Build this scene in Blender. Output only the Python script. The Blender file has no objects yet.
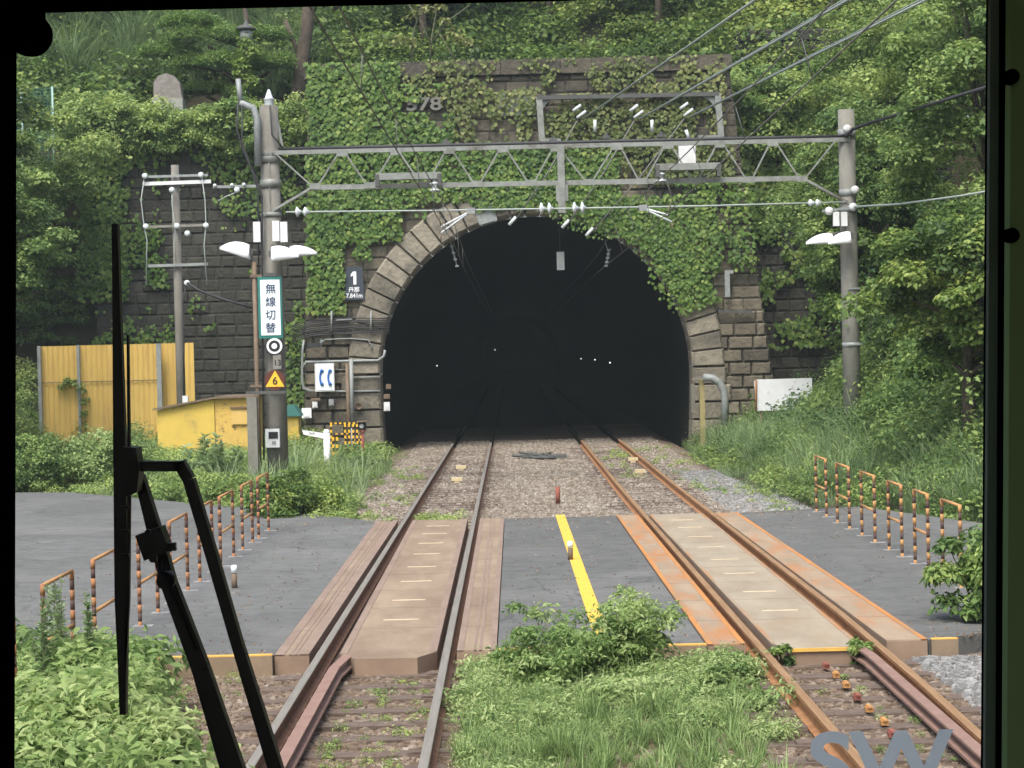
import bpy, math, random
import numpy as np
from mathutils import Vector, Matrix

random.seed(7)
RNG = np.random.default_rng(7)
S = bpy.context.scene
COL = S.collection

# ------------------------------------------------------------------ camera
F_PX = 2000.0
EYE = Vector((0.0, 0.0, 2.70))
PITCH = math.atan(33.0 / F_PX)
ROLL = 0.0244
fw = Vector((0, math.cos(PITCH), -math.sin(PITCH)))
up0 = Vector((0, math.sin(PITCH), math.cos(PITCH)))
rt0 = Vector((1, 0, 0))
RT = rt0 * math.cos(ROLL) - up0 * math.sin(ROLL)
UP = up0 * math.cos(ROLL) + rt0 * math.sin(ROLL)
cam_d = bpy.data.cameras.new('camera')
cam = bpy.data.objects.new('camera', cam_d)
COL.objects.link(cam)
m = Matrix((RT, UP, -fw)).transposed().to_4x4()
m.translation = EYE
cam.matrix_world = m
cam_d.sensor_width = 36
cam_d.lens = F_PX / 1024 * 36
cam_d.clip_start = 0.05
cam_d.clip_end = 2000
S.camera = cam

# ------------------------------------------------------------------ world, sun, exposure
SUN_EL, SUN_AZ = math.radians(58), math.radians(200)     # azimuth measured from +Y towards +X
w = bpy.data.worlds.new('World')
S.world = w
w.use_nodes = True
nt = w.node_tree
bg = nt.nodes['Background']
sky = nt.nodes.new('ShaderNodeTexSky')
sky.sky_type = 'NISHITA'
sky.sun_disc = False
sky.sun_elevation = SUN_EL
sky.sun_rotation = SUN_AZ
sky.air_density = 1.0
sky.dust_density = 4.0
sky.ozone_density = 0.6
nt.links.new(sky.outputs[0], bg.inputs[0])
bg.inputs[1].default_value = 0.15
sd = bpy.data.lights.new('sun', 'SUN')
sd.energy = 1.15
sd.angle = math.radians(25)
sd.color = (0.97, 1.0, 0.93)
sun = bpy.data.objects.new('sun', sd)
COL.objects.link(sun)
sdir = Vector((math.sin(SUN_AZ) * math.cos(SUN_EL), math.cos(SUN_AZ) * math.cos(SUN_EL), math.sin(SUN_EL)))
sun.rotation_euler = sdir.to_track_quat('Z', 'Y').to_euler()
S.view_settings.view_transform = 'Standard'
S.view_settings.look = 'None'
S.view_settings.gamma = 1
S.view_settings.exposure = 1.27
S.cycles.max_bounces = 10
S.cycles.diffuse_bounces = 6
S.cycles.transmission_bounces = 8
S.cycles.transparent_max_bounces = 16
S.cycles.use_denoising = True

# ------------------------------------------------------------------ helpers
def ray(px, py):
    return fw * F_PX + RT * (px - 512) - UP * (py - 384)
def P(px, py, Y):
    d = ray(px, py)
    return EYE + d * (Y / d.y)
def G(px, py, z=0.0):
    d = ray(px, py)
    return EYE + d * ((z - EYE.z) / d.z)
def project(X, Y, Z):
    v = Vector((X, Y, Z)) - EYE
    f = v.dot(fw)
    return 512 + F_PX * v.dot(RT) / f, 384 - F_PX * v.dot(UP) / f

def tag(o, label=None, cat=None, group=None, kind=None):
    if label: o['label'] = label
    if cat: o['category'] = cat
    if group: o['group'] = group
    if kind: o['kind'] = kind
    return o
def empty(name, loc, label=None, cat=None, group=None, rz=0.0):
    o = bpy.data.objects.new(name, None)
    COL.objects.link(o)
    o.location = loc
    o.rotation_euler = (0, 0, rz)
    return tag(o, label, cat, group)
def link_mesh(name, me, parent=None):
    o = bpy.data.objects.new(name, me)
    COL.objects.link(o)
    if parent is not None:
        o.parent = parent
        # geometry below is written in world space unless the parent sits at the origin
        if parent.get('_world', True) and parent.type == 'EMPTY':
            mw = Matrix.Translation(parent.location) @ parent.rotation_euler.to_matrix().to_4x4()
            o.matrix_parent_inverse = mw.inverted()
    return o

class MB:
    """collects boxes, bars and tubes and links them as ONE mesh object"""
    def __init__(self):
        self.v, self.f, self.mi, self.t, self.sm = [], [], [], [], []
    def face(self, idx, mi=0, t=0.5, sm=False):
        self.f.append(idx); self.mi.append(mi); self.t.append(t); self.sm.append(sm)
    def box(self, x0, x1, y0, y1, z0, z1, mi=0, t=0.5):
        return self.obox(Vector(((x0+x1)/2, (y0+y1)/2, (z0+z1)/2)), (abs(x1-x0), abs(y1-y0), abs(z1-z0)), None, mi, t)
    def obox(self, c, size, rot=None, mi=0, t=0.5):
        n = len(self.v)
        c = Vector(c)
        for sx, sy, sz in ((-1,-1,-1),(1,-1,-1),(1,1,-1),(-1,1,-1),(-1,-1,1),(1,-1,1),(1,1,1),(-1,1,1)):
            p = Vector((sx*size[0]/2, sy*size[1]/2, sz*size[2]/2))
            if rot is not None: p = rot @ p
            self.v.append(c + p)
        for q in ((0,3,2,1),(4,5,6,7),(0,1,5,4),(1,2,6,5),(2,3,7,6),(3,0,4,7)):
            self.face([n+i for i in q], mi, t)
        return self
    def bar(self, a, b, wx, wy, mi=0, t=0.5, ref=Vector((0,1,0))):
        a, b = Vector(a), Vector(b)
        z = (b-a); L = z.length
        if L < 1e-6: return self
        z.normalize()
        x = ref.cross(z)
        if x.length < 1e-3: x = Vector((1,0,0)).cross(z)
        x.normalize(); y = z.cross(x)
        R = Matrix((x, y, z)).transposed()
        return self.obox((a+b)/2, (wx, wy, L), R, mi, t)
    def tube(self, pts, r, n=8, mi=0, t=0.5, cap=True, r2=None):
        pts = [Vector(p) for p in pts]
        k = len(pts); base = len(self.v)
        prevx = None
        for i, p in enumerate(pts):
            d = (pts[min(i+1, k-1)] - pts[max(i-1, 0)]).normalized()
            if prevx is None:
                ref = Vector((0,0,1)) if abs(d.z) < 0.9 else Vector((1,0,0))
                x = ref.cross(d).normalized()
            else:
                x = (prevx - d*prevx.dot(d)).normalized()
            prevx = x
            y = d.cross(x)
            rr = r if r2 is None else r + (r2-r)*i/(k-1)
            if isinstance(r, (list, tuple)): rr = r[i]
            for j in range(n):
                a = 2*math.pi*j/n
                self.v.append(p + x*math.cos(a)*rr + y*math.sin(a)*rr)
        for i in range(k-1):
            for j in range(n):
                a = base+i*n+j; b = base+i*n+(j+1) % n
                self.face([a, b, b+n, a+n], mi, t, True)
        if cap:
            self.face([base+j for j in range(n)][::-1], mi, t)
            self.face([base+(k-1)*n+j for j in range(n)], mi, t)
        return self
    def lathe(self, c, prof, n=16, mi=0, axis='Z', t=0.5):
        c = Vector(c)
        pts = []
        base = len(self.v)
        for r, h in prof:
            for j in range(n):
                a = 2*math.pi*j/n
                if axis == 'Z': self.v.append(c + Vector((r*math.cos(a), r*math.sin(a), h)))
                elif axis == 'Y': self.v.append(c + Vector((r*math.cos(a), h, r*math.sin(a))))
                else: self.v.append(c + Vector((h, r*math.cos(a), r*math.sin(a))))
        for i in range(len(prof)-1):
            for j in range(n):
                a = base+i*n+j; b = base+i*n+(j+1) % n
                self.face([a, b, b+n, a+n], mi, t, True)
        self.face([base+j for j in range(n)], mi, t)
        self.face([base+(len(prof)-1)*n+j for j in range(n)], mi, t)
        return self
    def prism(self, poly, d, mi=0, t=0.5):
        """poly: points (Vector) of a planar outline, extruded by vector d"""
        n = len(self.v); k = len(poly)
        for p in poly: self.v.append(Vector(p))
        for p in poly: self.v.append(Vector(p)+Vector(d))
        self.face(list(range(n, n+k)), mi, t)
        self.face(list(range(n+k, n+2*k))[::-1], mi, t)
        for i in range(k):
            j = (i+1) % k
            self.face([n+i, n+j, n+k+j, n+k+i][::-1], mi, t)
        return self
    def build(self, name, mats, parent=None, smooth=True):
        me = bpy.data.meshes.new(name)
        me.from_pydata([tuple(v) for v in self.v], [], self.f)
        if not isinstance(mats, (list, tuple)): mats = [mats]
        for mm in mats: me.materials.append(mm)
        me.polygons.foreach_set('material_index', self.mi)
        me.polygons.foreach_set('use_smooth', self.sm if smooth else [False]*len(self.f))
        at = me.attributes.new('tint', 'FLOAT', 'FACE')
        at.data.foreach_set('value', self.t)
        import bmesh
        bm = bmesh.new(); bm.from_mesh(me)
        bmesh.ops.recalc_face_normals(bm, faces=bm.faces)
        bm.to_mesh(me); bm.free()
        me.update()
        return link_mesh(name, me, parent)

def children(o):
    return [c for c in bpy.data.objects if c.parent == o]
def copy_tree(o, parent=None):
    c = o.copy(); COL.objects.link(c)
    if parent is not None: c.parent = parent
    for ch in children(o): copy_tree(ch, c)
    return c

# ------------------------------------------------------------------ materials
def mat(name, c, rough=0.8, c2=None, scale=3.0, detail=6.0, bump=0.0, bscale=None, metal=0.0,
        tint=None, c3=None, s3=0.6, thr3=(0.5, 0.62), stretch=None, spec=0.4, emit=None, aniso_rot=None):
    """procedural material. c..c2 fine noise; c3 = large stains with a shape of their own; tint = colour of the 'tint' attribute ends"""
    M = bpy.data.materials.new(name); M.use_nodes = True
    t = M.node_tree; N = t.nodes; L = t.links
    b = N['Principled BSDF']
    b.inputs['Roughness'].default_value = rough
    b.inputs['Metallic'].default_value = metal
    b.inputs['Specular IOR Level'].default_value = spec
    geo = N.new('ShaderNodeNewGeometry')
    vec = geo.outputs['Position']
    if stretch:
        mp = N.new('ShaderNodeMapping'); mp.inputs['Scale'].default_value = stretch
        L.new(vec, mp.inputs['Vector']); vec = mp.outputs[0]
    col = None
    if c2 is not None:
        n = N.new('ShaderNodeTexNoise'); n.inputs['Scale'].default_value = scale; n.inputs['Detail'].default_value = detail
        n.inputs['Roughness'].default_value = 0.65
        L.new(vec, n.inputs['Vector'])
        r = N.new('ShaderNodeValToRGB')
        r.color_ramp.elements[0].position = 0.34; r.color_ramp.elements[1].position = 0.66
        r.color_ramp.elements[0].color = (*c, 1); r.color_ramp.elements[1].color = (*c2, 1)
        L.new(n.outputs['Fac'], r.inputs[0]); col = r.outputs[0]
    if tint is not None:
        a = N.new('ShaderNodeAttribute'); a.attribute_name = 'tint'
        r = N.new('ShaderNodeValToRGB')
        for e, cc in zip(r.color_ramp.elements, tint[:2]): e.color = (*cc, 1)
        for pos, cc in tint[2:]:
            e = r.color_ramp.elements.new(pos); e.color = (*cc, 1)
        L.new(a.outputs['Fac'], r.inputs[0])
        if col is None: col = r.outputs[0]
        else:
            mx = N.new('ShaderNodeMixRGB'); mx.blend_type = 'MULTIPLY'; mx.inputs[0].default_value = 1
            L.new(col, mx.inputs[1]); L.new(r.outputs[0], mx.inputs[2]); col = mx.outputs[0]
    if c3 is not None:
        n = N.new('ShaderNodeTexNoise'); n.inputs['Scale'].default_value = s3; n.inputs['Detail'].default_value = 8
        n.inputs['Roughness'].default_value = 0.7
        L.new(vec, n.inputs['Vector'])
        r = N.new('ShaderNodeValToRGB')
        r.color_ramp.elements[0].position = thr3[0]; r.color_ramp.elements[1].position = thr3[1]
        L.new(n.outputs['Fac'], r.inputs[0])
        mx = N.new('ShaderNodeMixRGB'); L.new(r.outputs[0], mx.inputs[0])
        if col is None: mx.inputs[1].default_value = (*c, 1)
        else: L.new(col, mx.inputs[1])
        mx.inputs[2].default_value = (*c3, 1); col = mx.outputs[0]
    if col is None: b.inputs['Base Color'].default_value = (*c, 1)
    else: L.new(col, b.inputs['Base Color'])
    if bump:
        n = N.new('ShaderNodeTexNoise'); n.inputs['Scale'].default_value = bscale or scale*3; n.inputs['Detail'].default_value = 8
        L.new(geo.outputs['Position'], n.inputs['Vector'])
        bp = N.new('ShaderNodeBump'); bp.inputs['Strength'].default_value = bump; bp.inputs['Distance'].default_value = 0.05
        L.new(n.outputs['Fac'], bp.inputs['Height']); L.new(bp.outputs[0], b.inputs['Normal'])
    if emit:
        b.inputs['Emission Color'].default_value = (*emit[0], 1); b.inputs['Emission Strength'].default_value = emit[1]
    return M

def leaf_mat(name, dark, mid, light, trans=0.42):
    M = bpy.data.materials.new(name); M.use_nodes = True
    t = M.node_tree; N = t.nodes; L = t.links
    b = N['Principled BSDF']; b.inputs['Roughness'].default_value = 0.55; b.inputs['Specular IOR Level'].default_value = 0.35
    a = N.new('ShaderNodeAttribute'); a.attribute_name = 'tint'
    oi = N.new('ShaderNodeObjectInfo')
    ad = N.new('ShaderNodeMath'); ad.operation = 'MULTIPLY_ADD'; ad.inputs[1].default_value = 0.25
    sb = N.new('ShaderNodeMath'); sb.operation = 'SUBTRACT'; sb.inputs[1].default_value = 0.125
    L.new(oi.outputs['Random'], ad.inputs[0]); L.new(a.outputs['Fac'], ad.inputs[2]); L.new(ad.outputs[0], sb.inputs[0])
    r = N.new('ShaderNodeValToRGB')
    r.color_ramp.elements[0].color = (*dark, 1); r.color_ramp.elements[1].color = (*light, 1)
    e = r.color_ramp.elements.new(0.5); e.color = (*mid, 1)
    L.new(sb.outputs[0], r.inputs[0]); L.new(r.outputs[0], b.inputs['Base Color'])
    tr = N.new('ShaderNodeBsdfTranslucent'); L.new(r.outputs[0], tr.inputs['Color'])
    mx = N.new('ShaderNodeMixShader'); mx.inputs[0].default_value = trans
    L.new(b.outputs[0], mx.inputs[1]); L.new(tr.outputs[0], mx.inputs[2])
    L.new(mx.outputs[0], N['Material Output'].inputs['Surface'])
    return M

M = {}
M['asphalt'] = mat('asphalt', (.098,.10,.094), .9, (.138,.14,.133), 4, bump=.3, bscale=60, c3=(.185,.18,.17), s3=.35, thr3=(.5,.75))
def crack(Mt, scale=.55, w=.012, dark=.45):
    t = Mt.node_tree; N = t.nodes; L = t.links; b = N['Principled BSDF']; src = b.inputs['Base Color'].links[0].from_socket
    geo = N.new('ShaderNodeNewGeometry'); ns = N.new('ShaderNodeTexNoise'); ns.inputs['Scale'].default_value = 1.8; ns.inputs['Detail'].default_value = 6
    ad = N.new('ShaderNodeMixRGB'); ad.blend_type = 'ADD'; ad.inputs[0].default_value = .55
    L.new(geo.outputs['Position'], ns.inputs['Vector']); L.new(geo.outputs['Position'], ad.inputs[1]); L.new(ns.outputs['Color'], ad.inputs[2])
    v = N.new('ShaderNodeTexVoronoi'); v.feature = 'DISTANCE_TO_EDGE'; v.inputs['Scale'].default_value = scale; L.new(ad.outputs[0], v.inputs['Vector'])
    lt_ = N.new('ShaderNodeMath'); lt_.operation = 'LESS_THAN'; lt_.inputs[1].default_value = w*scale; L.new(v.outputs['Distance'], lt_.inputs[0])
    ml = N.new('ShaderNodeMath'); ml.operation = 'MULTIPLY'; ml.inputs[1].default_value = dark; L.new(lt_.outputs[0], ml.inputs[0])
    v2 = N.new('ShaderNodeTexVoronoi'); v2.inputs['Scale'].default_value = .33; L.new(geo.outputs['Position'], v2.inputs['Vector'])
    r2 = N.new('ShaderNodeMapRange'); r2.inputs['To Min'].default_value = .80; r2.inputs['To Max'].default_value = 1.12; L.new(v2.outputs['Color'], r2.inputs['Value'])
    m1 = N.new('ShaderNodeMixRGB'); m1.blend_type = 'MULTIPLY'; m1.inputs[0].default_value = 1; L.new(src, m1.inputs[1]); L.new(r2.outputs[0], m1.inputs[2])
    m2 = N.new('ShaderNodeMixRGB'); L.new(ml.outputs[0], m2.inputs[0]); L.new(m1.outputs[0], m2.inputs[1]); m2.inputs[2].default_value = (.03, .03, .028, 1); L.new(m2.outputs[0], b.inputs['Base Color'])
crack(M['asphalt'])
M['ballast'] = mat('ballast', (.10,.075,.055), .95, (.24,.19,.15), 14, bump=1.0, bscale=16, c3=(.13,.085,.055), s3=.5, thr3=(.48,.6))
M['soil'] = mat('soil', (.035,.035,.018), .95, (.07,.06,.035), 2, bump=.6)
M['stone_gravel'] = mat('stone_gravel', (1,1,1), .9, (.75,.70,.66), 1.5, tint=((.10,.07,.045),(.36,.31,.25),(.5,(.20,.15,.108))))
M['grey_gravel'] = mat('grey_gravel', (1,1,1), .9, (.8,.8,.8), 6, tint=((.13,.13,.125),(.38,.375,.36)))
M['rail_side'] = mat('rail_side', (.13,.065,.038), .8, (.22,.115,.065), 8, bump=.2)
M['rail_head'] = mat('rail_head', (.22,.20,.175), .4, (.30,.275,.24), 5, metal=.15, stretch=(6,.3,1))
M['rust_head'] = mat('rust_head', (.30,.17,.085), .5, (.42,.26,.14), 4, metal=.3, stretch=(6,.4,1))
M['rust_side'] = mat('rust_side', (.24,.11,.045), .8, (.36,.18,.08), 6)
M['guard'] = mat('guard', (.21,.125,.095), .7, (.27,.17,.135), 5)
M['sleeper'] = mat('sleeper', (.085,.06,.045), .9, (.16,.12,.095), 6, bump=.4, stretch=(1,6,1))
M['slab'] = mat('slab', (.22,.162,.108), .85, (.30,.228,.158), 2.5, bump=.15, bscale=30, c3=(.17,.115,.08), s3=.9, thr3=(.45,.7), stretch=(1,.35,1))
M['slab_grey'] = mat('slab_grey', (.25,.205,.145), .85, (.33,.285,.21), 2.5, bump=.15, bscale=30, c3=(.30,.20,.12), s3=.8, thr3=(.5,.8), stretch=(1,.35,1))
M['slab_side'] = mat('slab_side', (.21,.145,.10), .85, (.28,.20,.14), 3, stretch=(1,.3,1))
M['slab_edge'] = mat('slab_edge', (.20,.142,.108), .8, (.26,.19,.145), 4, stretch=(1,.4,1))
M['slab_rust'] = mat('slab_rust', (.25,.19,.13), .85, (.33,.25,.17), 3, c3=(.36,.16,.06), s3=1.3, thr3=(.48,.62), stretch=(1,.3,1))
M['orange_edge'] = mat('orange_edge', (.50,.21,.055), .85, (.34,.16,.06), 3, c3=(.28,.18,.10), s3=2, stretch=(1,.3,1))
M['slot'] = mat('slot', (.50,.38,.25), .8, (.6,.5,.36), 10)
M['yellow_line'] = mat('yellow_line', (.72,.45,.055), .8, (.62,.38,.06), 8, c3=(.25,.2,.1), s3=5, thr3=(.62,.7))
M['white_line'] = mat('white_line', (.30,.30,.29), .85, (.2,.2,.2), 8)
M['kerb'] = mat('kerb', (.26,.19,.125), .85, (.19,.14,.095), 4)
M['kerb_yellow'] = mat('kerb_yellow', (.66,.40,.08), .8, (.5,.3,.08), 5)
M['block_stone'] = mat('block_stone', (.75,.72,.68), .92, (1.25,1.2,1.1), 2.2, bump=.9, bscale=9,
                       tint=((.055,.052,.042),(.19,.172,.135),(.5,(.105,.095,.076))), c3=(.05,.047,.04), s3=.45, thr3=(.5,.62))
M['ring_stone'] = mat('ring_stone', (.8,.78,.74), .92, (1.2,1.15,1.08), 3, bump=.8, bscale=9,
                      tint=((.115,.108,.088),(.29,.268,.22)), c3=(.075,.07,.058), s3=.9, thr3=(.50,.68))
M['wall_dark'] = mat('wall_dark', (.75,.74,.72), .92, (1.2,1.2,1.15), 2.2, bump=.9, bscale=9,
                     tint=((.034,.034,.029),(.068,.066,.056)), c3=(.035,.034,.028), s3=.4, thr3=(.45,.6))
M['mortar'] = mat('mortar', (.028,.027,.023), .95, (.05,.048,.041), 5, bump=.5)
M['concrete'] = mat('concrete', (.15,.143,.122), .85, (.215,.205,.178), 4, bump=.25, c3=(.09,.085,.072), s3=.9, thr3=(.5,.7), stretch=(1,1,.3))
M['concrete_pale'] = mat('concrete_pale', (.165,.16,.14), .85, (.23,.225,.195), 4, bump=.2, stretch=(1,1,.3))
M['cement'] = mat('cement', (.2,.21,.2), .9, (.27,.28,.27), 3)
M['galv'] = mat('galv', (.20,.215,.21), .55, (.28,.30,.29), 9, metal=.1)
M['truss'] = mat('truss', (.175,.185,.168), .6, (.26,.275,.25), 5, metal=.15, c3=(.09,.075,.06), s3=1.5, thr3=(.55,.7))
M['truss_dark'] = mat('truss_dark', (.06,.062,.058), .7, (.09,.092,.086), 5)
M['steel_brown'] = mat('steel_brown', (.12,.085,.055), .7, (.18,.13,.09), 6)
M['insul'] = mat('insul', (.55,.59,.60), .3)
M['white'] = mat('white', (.78,.80,.80), .45)
M['lamp_white'] = mat('lamp_white', (.86,.88,.9), .35)
M['grey_white'] = mat('grey_white', (.55,.56,.56), .6, (.68,.69,.68), 7)
M['cable'] = mat('cable', (.03,.03,.032), .6)
M['cable_light'] = mat('cable_light', (.34,.38,.36), .5)
M['wire_dark'] = mat('wire_dark', (.13,.13,.12), .6)
M['yellow_panel'] = mat('yellow_panel', (.52,.34,.09), .75, (.62,.43,.12), 2, c3=(.40,.25,.09), s3=1.2, thr3=(.55,.8), stretch=(1.5,1,.25))
M['yellow_shed'] = mat('yellow_shed', (.60,.43,.08), .7, (.52,.37,.08), 3, c3=(.33,.24,.09), s3=1.5, thr3=(.56,.7))
M['yellow_dirty'] = mat('yellow_dirty', (.50,.34,.09), .7, (.6,.4,.09), 5, c3=(.15,.10,.06), s3=6, thr3=(.56,.64))
M['sign_white'] = mat('sign_white', (.76,.82,.84), .5)
M['sign_green'] = mat('sign_green', (.02,.16,.13), .5)
M['sign_navy'] = mat('sign_navy', (.03,.05,.10), .5)
M['sign_slate'] = mat('sign_slate', (.035,.045,.06), .6)
M['sign_blue'] = mat('sign_blue', (.03,.13,.42), .5)
M['sign_brown'] = mat('sign_brown', (.10,.025,.015), .6)
M['sign_yellow'] = mat('sign_yellow', (.80,.46,.03), .5)
M['black'] = mat('black', (.012,.012,.012), .5)
M['rubber'] = mat('rubber', (.008,.008,.008), .45, spec=.3)
M['cab_black'] = mat('cab_black', (.002,.002,.002), .9, spec=.0)
M['cab_green'] = mat('cab_green', (.22,.32,.13), .8, spec=.1)
M['hurdle_orange'] = mat('hurdle_orange', (.36,.165,.07), .85, (.28,.135,.07), 9)
M['hurdle_yellow'] = mat('hurdle_yellow', (.46,.25,.09), .8, (.38,.20,.09), 9)
M['hurdle_black'] = mat('hurdle_black', (.085,.05,.042), .8)
M['red_post'] = mat('red_post', (.27,.09,.06), .8, (.21,.07,.05), 9)
M['amber'] = mat('amber', (.50,.27,.08), .8, (.36,.17,.07), 14)
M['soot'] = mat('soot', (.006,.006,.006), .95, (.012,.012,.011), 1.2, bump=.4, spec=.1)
M['tunnel_shade'] = mat('tunnel_shade', (.012,.010,.008), .95, (.022,.018,.015), 10, bump=.6, spec=.1)  # near black: the darkness of the tunnel put into floor and rail colour
M['bark'] = mat('bark', (.045,.035,.025), .9, (.09,.07,.05), 8, bump=.6)
M['twig'] = mat('twig', (.12,.12,.07), .8)
M['net_green'] = mat('net_green', (.06,.16,.13), .6)
M['lamp_glow'] = mat('lamp_glow', (.8,.8,.8), .5, emit=((1, .95, .85), 1.0))
M['monument'] = mat('monument', (.17,.155,.14), .9, (.24,.22,.2), 5, bump=.4)
M['monument_base'] = mat('monument_base', (.24,.25,.22), .9, (.3,.3,.27), 5)
M['teal'] = mat('teal', (.05,.17,.15), .7)
L_ = {}
L_['hill'] = leaf_mat('leaf_hill', (.045,.09,.024), (.155,.245,.055), (.40,.46,.12))
L_['hill_dark'] = leaf_mat('leaf_hill_dark', (.03,.065,.02), (.09,.16,.042), (.23,.32,.085))
L_['ivy'] = leaf_mat('leaf_ivy', (.040,.10,.02), (.125,.225,.04), (.32,.40,.10))
L_['ivy_pale'] = leaf_mat('leaf_ivy_pale', (.05,.085,.02), (.16,.205,.055), (.36,.36,.14))
L_['bush'] = leaf_mat('leaf_bush', (.055,.115,.036), (.18,.28,.08), (.40,.49,.15))
L_['weed'] = leaf_mat('leaf_weed', (.10,.165,.05), (.25,.36,.12), (.46,.54,.24))
L_['weed_pale'] = leaf_mat('leaf_weed_pale', (.13,.22,.07), (.30,.42,.14), (.50,.58,.26), trans=.5)
L_['grass'] = leaf_mat('leaf_grass', (.10,.16,.07), (.23,.33,.14), (.44,.54,.30))
L_['pine'] = leaf_mat('leaf_pine', (.05,.11,.03), (.14,.24,.06), (.28,.37,.11))

# ------------------------------------------------------------------ foliage arrays (N,4,3) quads + tint
def unit(a):
    return a / (np.linalg.norm(a, axis=-1, keepdims=True) + 1e-9)
def leaf_quads(p, d, nrm, L, W, fold=.15):
    """kite-shaped leaves: base p, direction d, normal nrm"""
    d = unit(d); side = unit(np.cross(d, nrm)); n2 = unit(np.cross(side, d))
    L = np.asarray(L)[:, None]; W = np.asarray(W)[:, None]
    mid = p + d*L*.42
    a = p; b = mid + side*W*.5 + n2*L*fold; c = p + d*L; e = mid - side*W*.5 + n2*L*fold
    return np.stack([a, b, c, e], 1)
def rand_dir(n, zmin=-1.0, rng=RNG):
    z = rng.uniform(zmin, 1, n); a = rng.uniform(0, 2*np.pi, n); r = np.sqrt(1-z*z)
    return np.stack([r*np.cos(a), r*np.sin(a), z], 1)
def clump(c, rad, n, L, tint, rng=RNG, flat=.75, zmin=-.35, asp=.6):
    d = rand_dir(n, zmin, rng)
    p = np.asarray(c) + d * rad * rng.uniform(.45, 1.05, n)[:, None] * np.array([1, 1, flat])
    nr = unit(d*.6 + np.array([0, 0, .7]) + rng.normal(0, .45, (n, 3)))
    dd = unit(np.cross(nr, rng.normal(0, 1, (n, 3)))) + np.array([0, 0, -.25])
    l = L * rng.uniform(.6, 1.3, n)
    t = np.clip(tint + rng.normal(0, .17, n) + d[:, 2]*.08, 0, 1)
    return leaf_quads(p, dd, nr, l, l*asp), t
def crown(c, R, nclump, nleaf, L, seed, flat=.75, asp=.6, shell=.55, crad=.33):
    rng = np.random.default_rng(seed)
    Q, T, C = [], [], []
    R = np.asarray(R, float); c = np.asarray(c, float)
    for i in range(nclump):
        d = rand_dir(1, -.75, rng)[0]
        rr = rng.uniform(shell, 1.0)
        wob = 1 + .22*math.sin(3*math.atan2(d[1], d[0]) + seed) + .15*math.sin(5*d[2]*2 + seed*2)
        cc = c + d*R*rr*wob
        C.append(cc)
        q, t = clump(cc, crad*R.mean()*rng.uniform(.55, 1.25), int(nleaf*rng.uniform(.6, 1.3)), L, rng.uniform(.2, .75), rng, flat, asp=asp)
        Q.append(q); T.append(t)
    return np.concatenate(Q), np.concatenate(T), C
def blades(base, h, n, seed, lean=.5, width=.012, segs=4, spread=.12, t0=.5):
    """arching grass blades from a tuft base"""
    rng = np.random.default_rng(seed)
    a = rng.uniform(0, 2*np.pi, n); out = np.stack([np.cos(a), np.sin(a), np.zeros(n)], 1)
    b = np.asarray(base) + out*rng.uniform(0, spread, n)[:, None]
    H = h*rng.uniform(.5, 1.1, n); le = lean*rng.uniform(.3, 1.3, n)
    side = np.stack([-out[:, 1], out[:, 0], np.zeros(n)], 1)
    Q, T = [], []
    def pt(s):
        return b + out*(H*le*s**1.8)[:, None] + np.array([0, 0, 1])*(H*(s - .45*le*s**3))[:, None]
    tt = np.clip(t0 + rng.normal(0, .18, n), 0, 1)
    for k in range(segs):
        s0, s1 = k/segs, (k+1)/segs
        w0 = width*(1-s0*.85); w1 = width*(1-s1*.85)
        p0, p1 = pt(np.full(n, s0)), pt(np.full(n, s1))
        Q.append(np.stack([p0-side*w0, p0+side*w0, p1+side*w1, p1-side*w1], 1)); T.append(tt)
    return np.concatenate(Q), np.concatenate(T)
def xform(Q, T, loc, s=1.0, rz=0.0, dt=0.0, sz=None):
    c, sn = math.cos(rz), math.sin(rz)
    R = np.array([[c, -sn, 0], [sn, c, 0], [0, 0, 1]])
    sc = np.array([s, s, sz if sz is not None else s])
    return (Q*sc) @ R.T + np.asarray(loc), np.clip(T+dt, 0, 1)
def quad_mesh(name, Q, T, mt):
    Q = np.asarray(Q, np.float32); n = len(Q)
    me = bpy.data.meshes.new(name)
    me.vertices.add(4*n); me.loops.add(4*n); me.polygons.add(n)
    me.vertices.foreach_set('co', Q.reshape(-1))
    me.loops.foreach_set('vertex_index', np.arange(4*n, dtype=np.int32))
    me.polygons.foreach_set('loop_start', np.arange(0, 4*n, 4, dtype=np.int32))
    me.polygons.foreach_set('loop_total', np.full(n, 4, dtype=np.int32))
    me.materials.append(mt)
    at = me.attributes.new('tint', 'FLOAT', 'FACE')
    at.data.foreach_set('value', np.asarray(T, np.float32))
    me.update(calc_edges=True)
    return me
def foliage(name, QT, mt, parent=None):
    Q = np.concatenate([a for a, b in QT]); T = np.concatenate([b for a, b in QT])
    return link_mesh(name, quad_mesh(name, Q, T, mt), parent)

def vnoise(x, y, seed=0, sc=1.0):
    """smooth value noise on arrays"""
    x = np.asarray(x, float)*sc; y = np.asarray(y, float)*sc
    xi = np.floor(x).astype(int); yi = np.floor(y).astype(int)
    xf, yf = x-xi, y-yi
    def h(a, b):
        v = np.sin(a*127.1 + b*311.7 + seed*74.7)*43758.5453
        return v - np.floor(v)
    u = xf*xf*(3-2*xf); v = yf*yf*(3-2*yf)
    return (h(xi, yi)*(1-u)+h(xi+1, yi)*u)*(1-v) + (h(xi, yi+1)*(1-u)+h(xi+1, yi+1)*u)*v
def fbm(x, y, seed=0, sc=1.0):
    return (vnoise(x, y, seed, sc)*.55 + vnoise(x, y, seed+1, sc*2.1)*.28 + vnoise(x, y, seed+2, sc*4.3)*.17)

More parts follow.
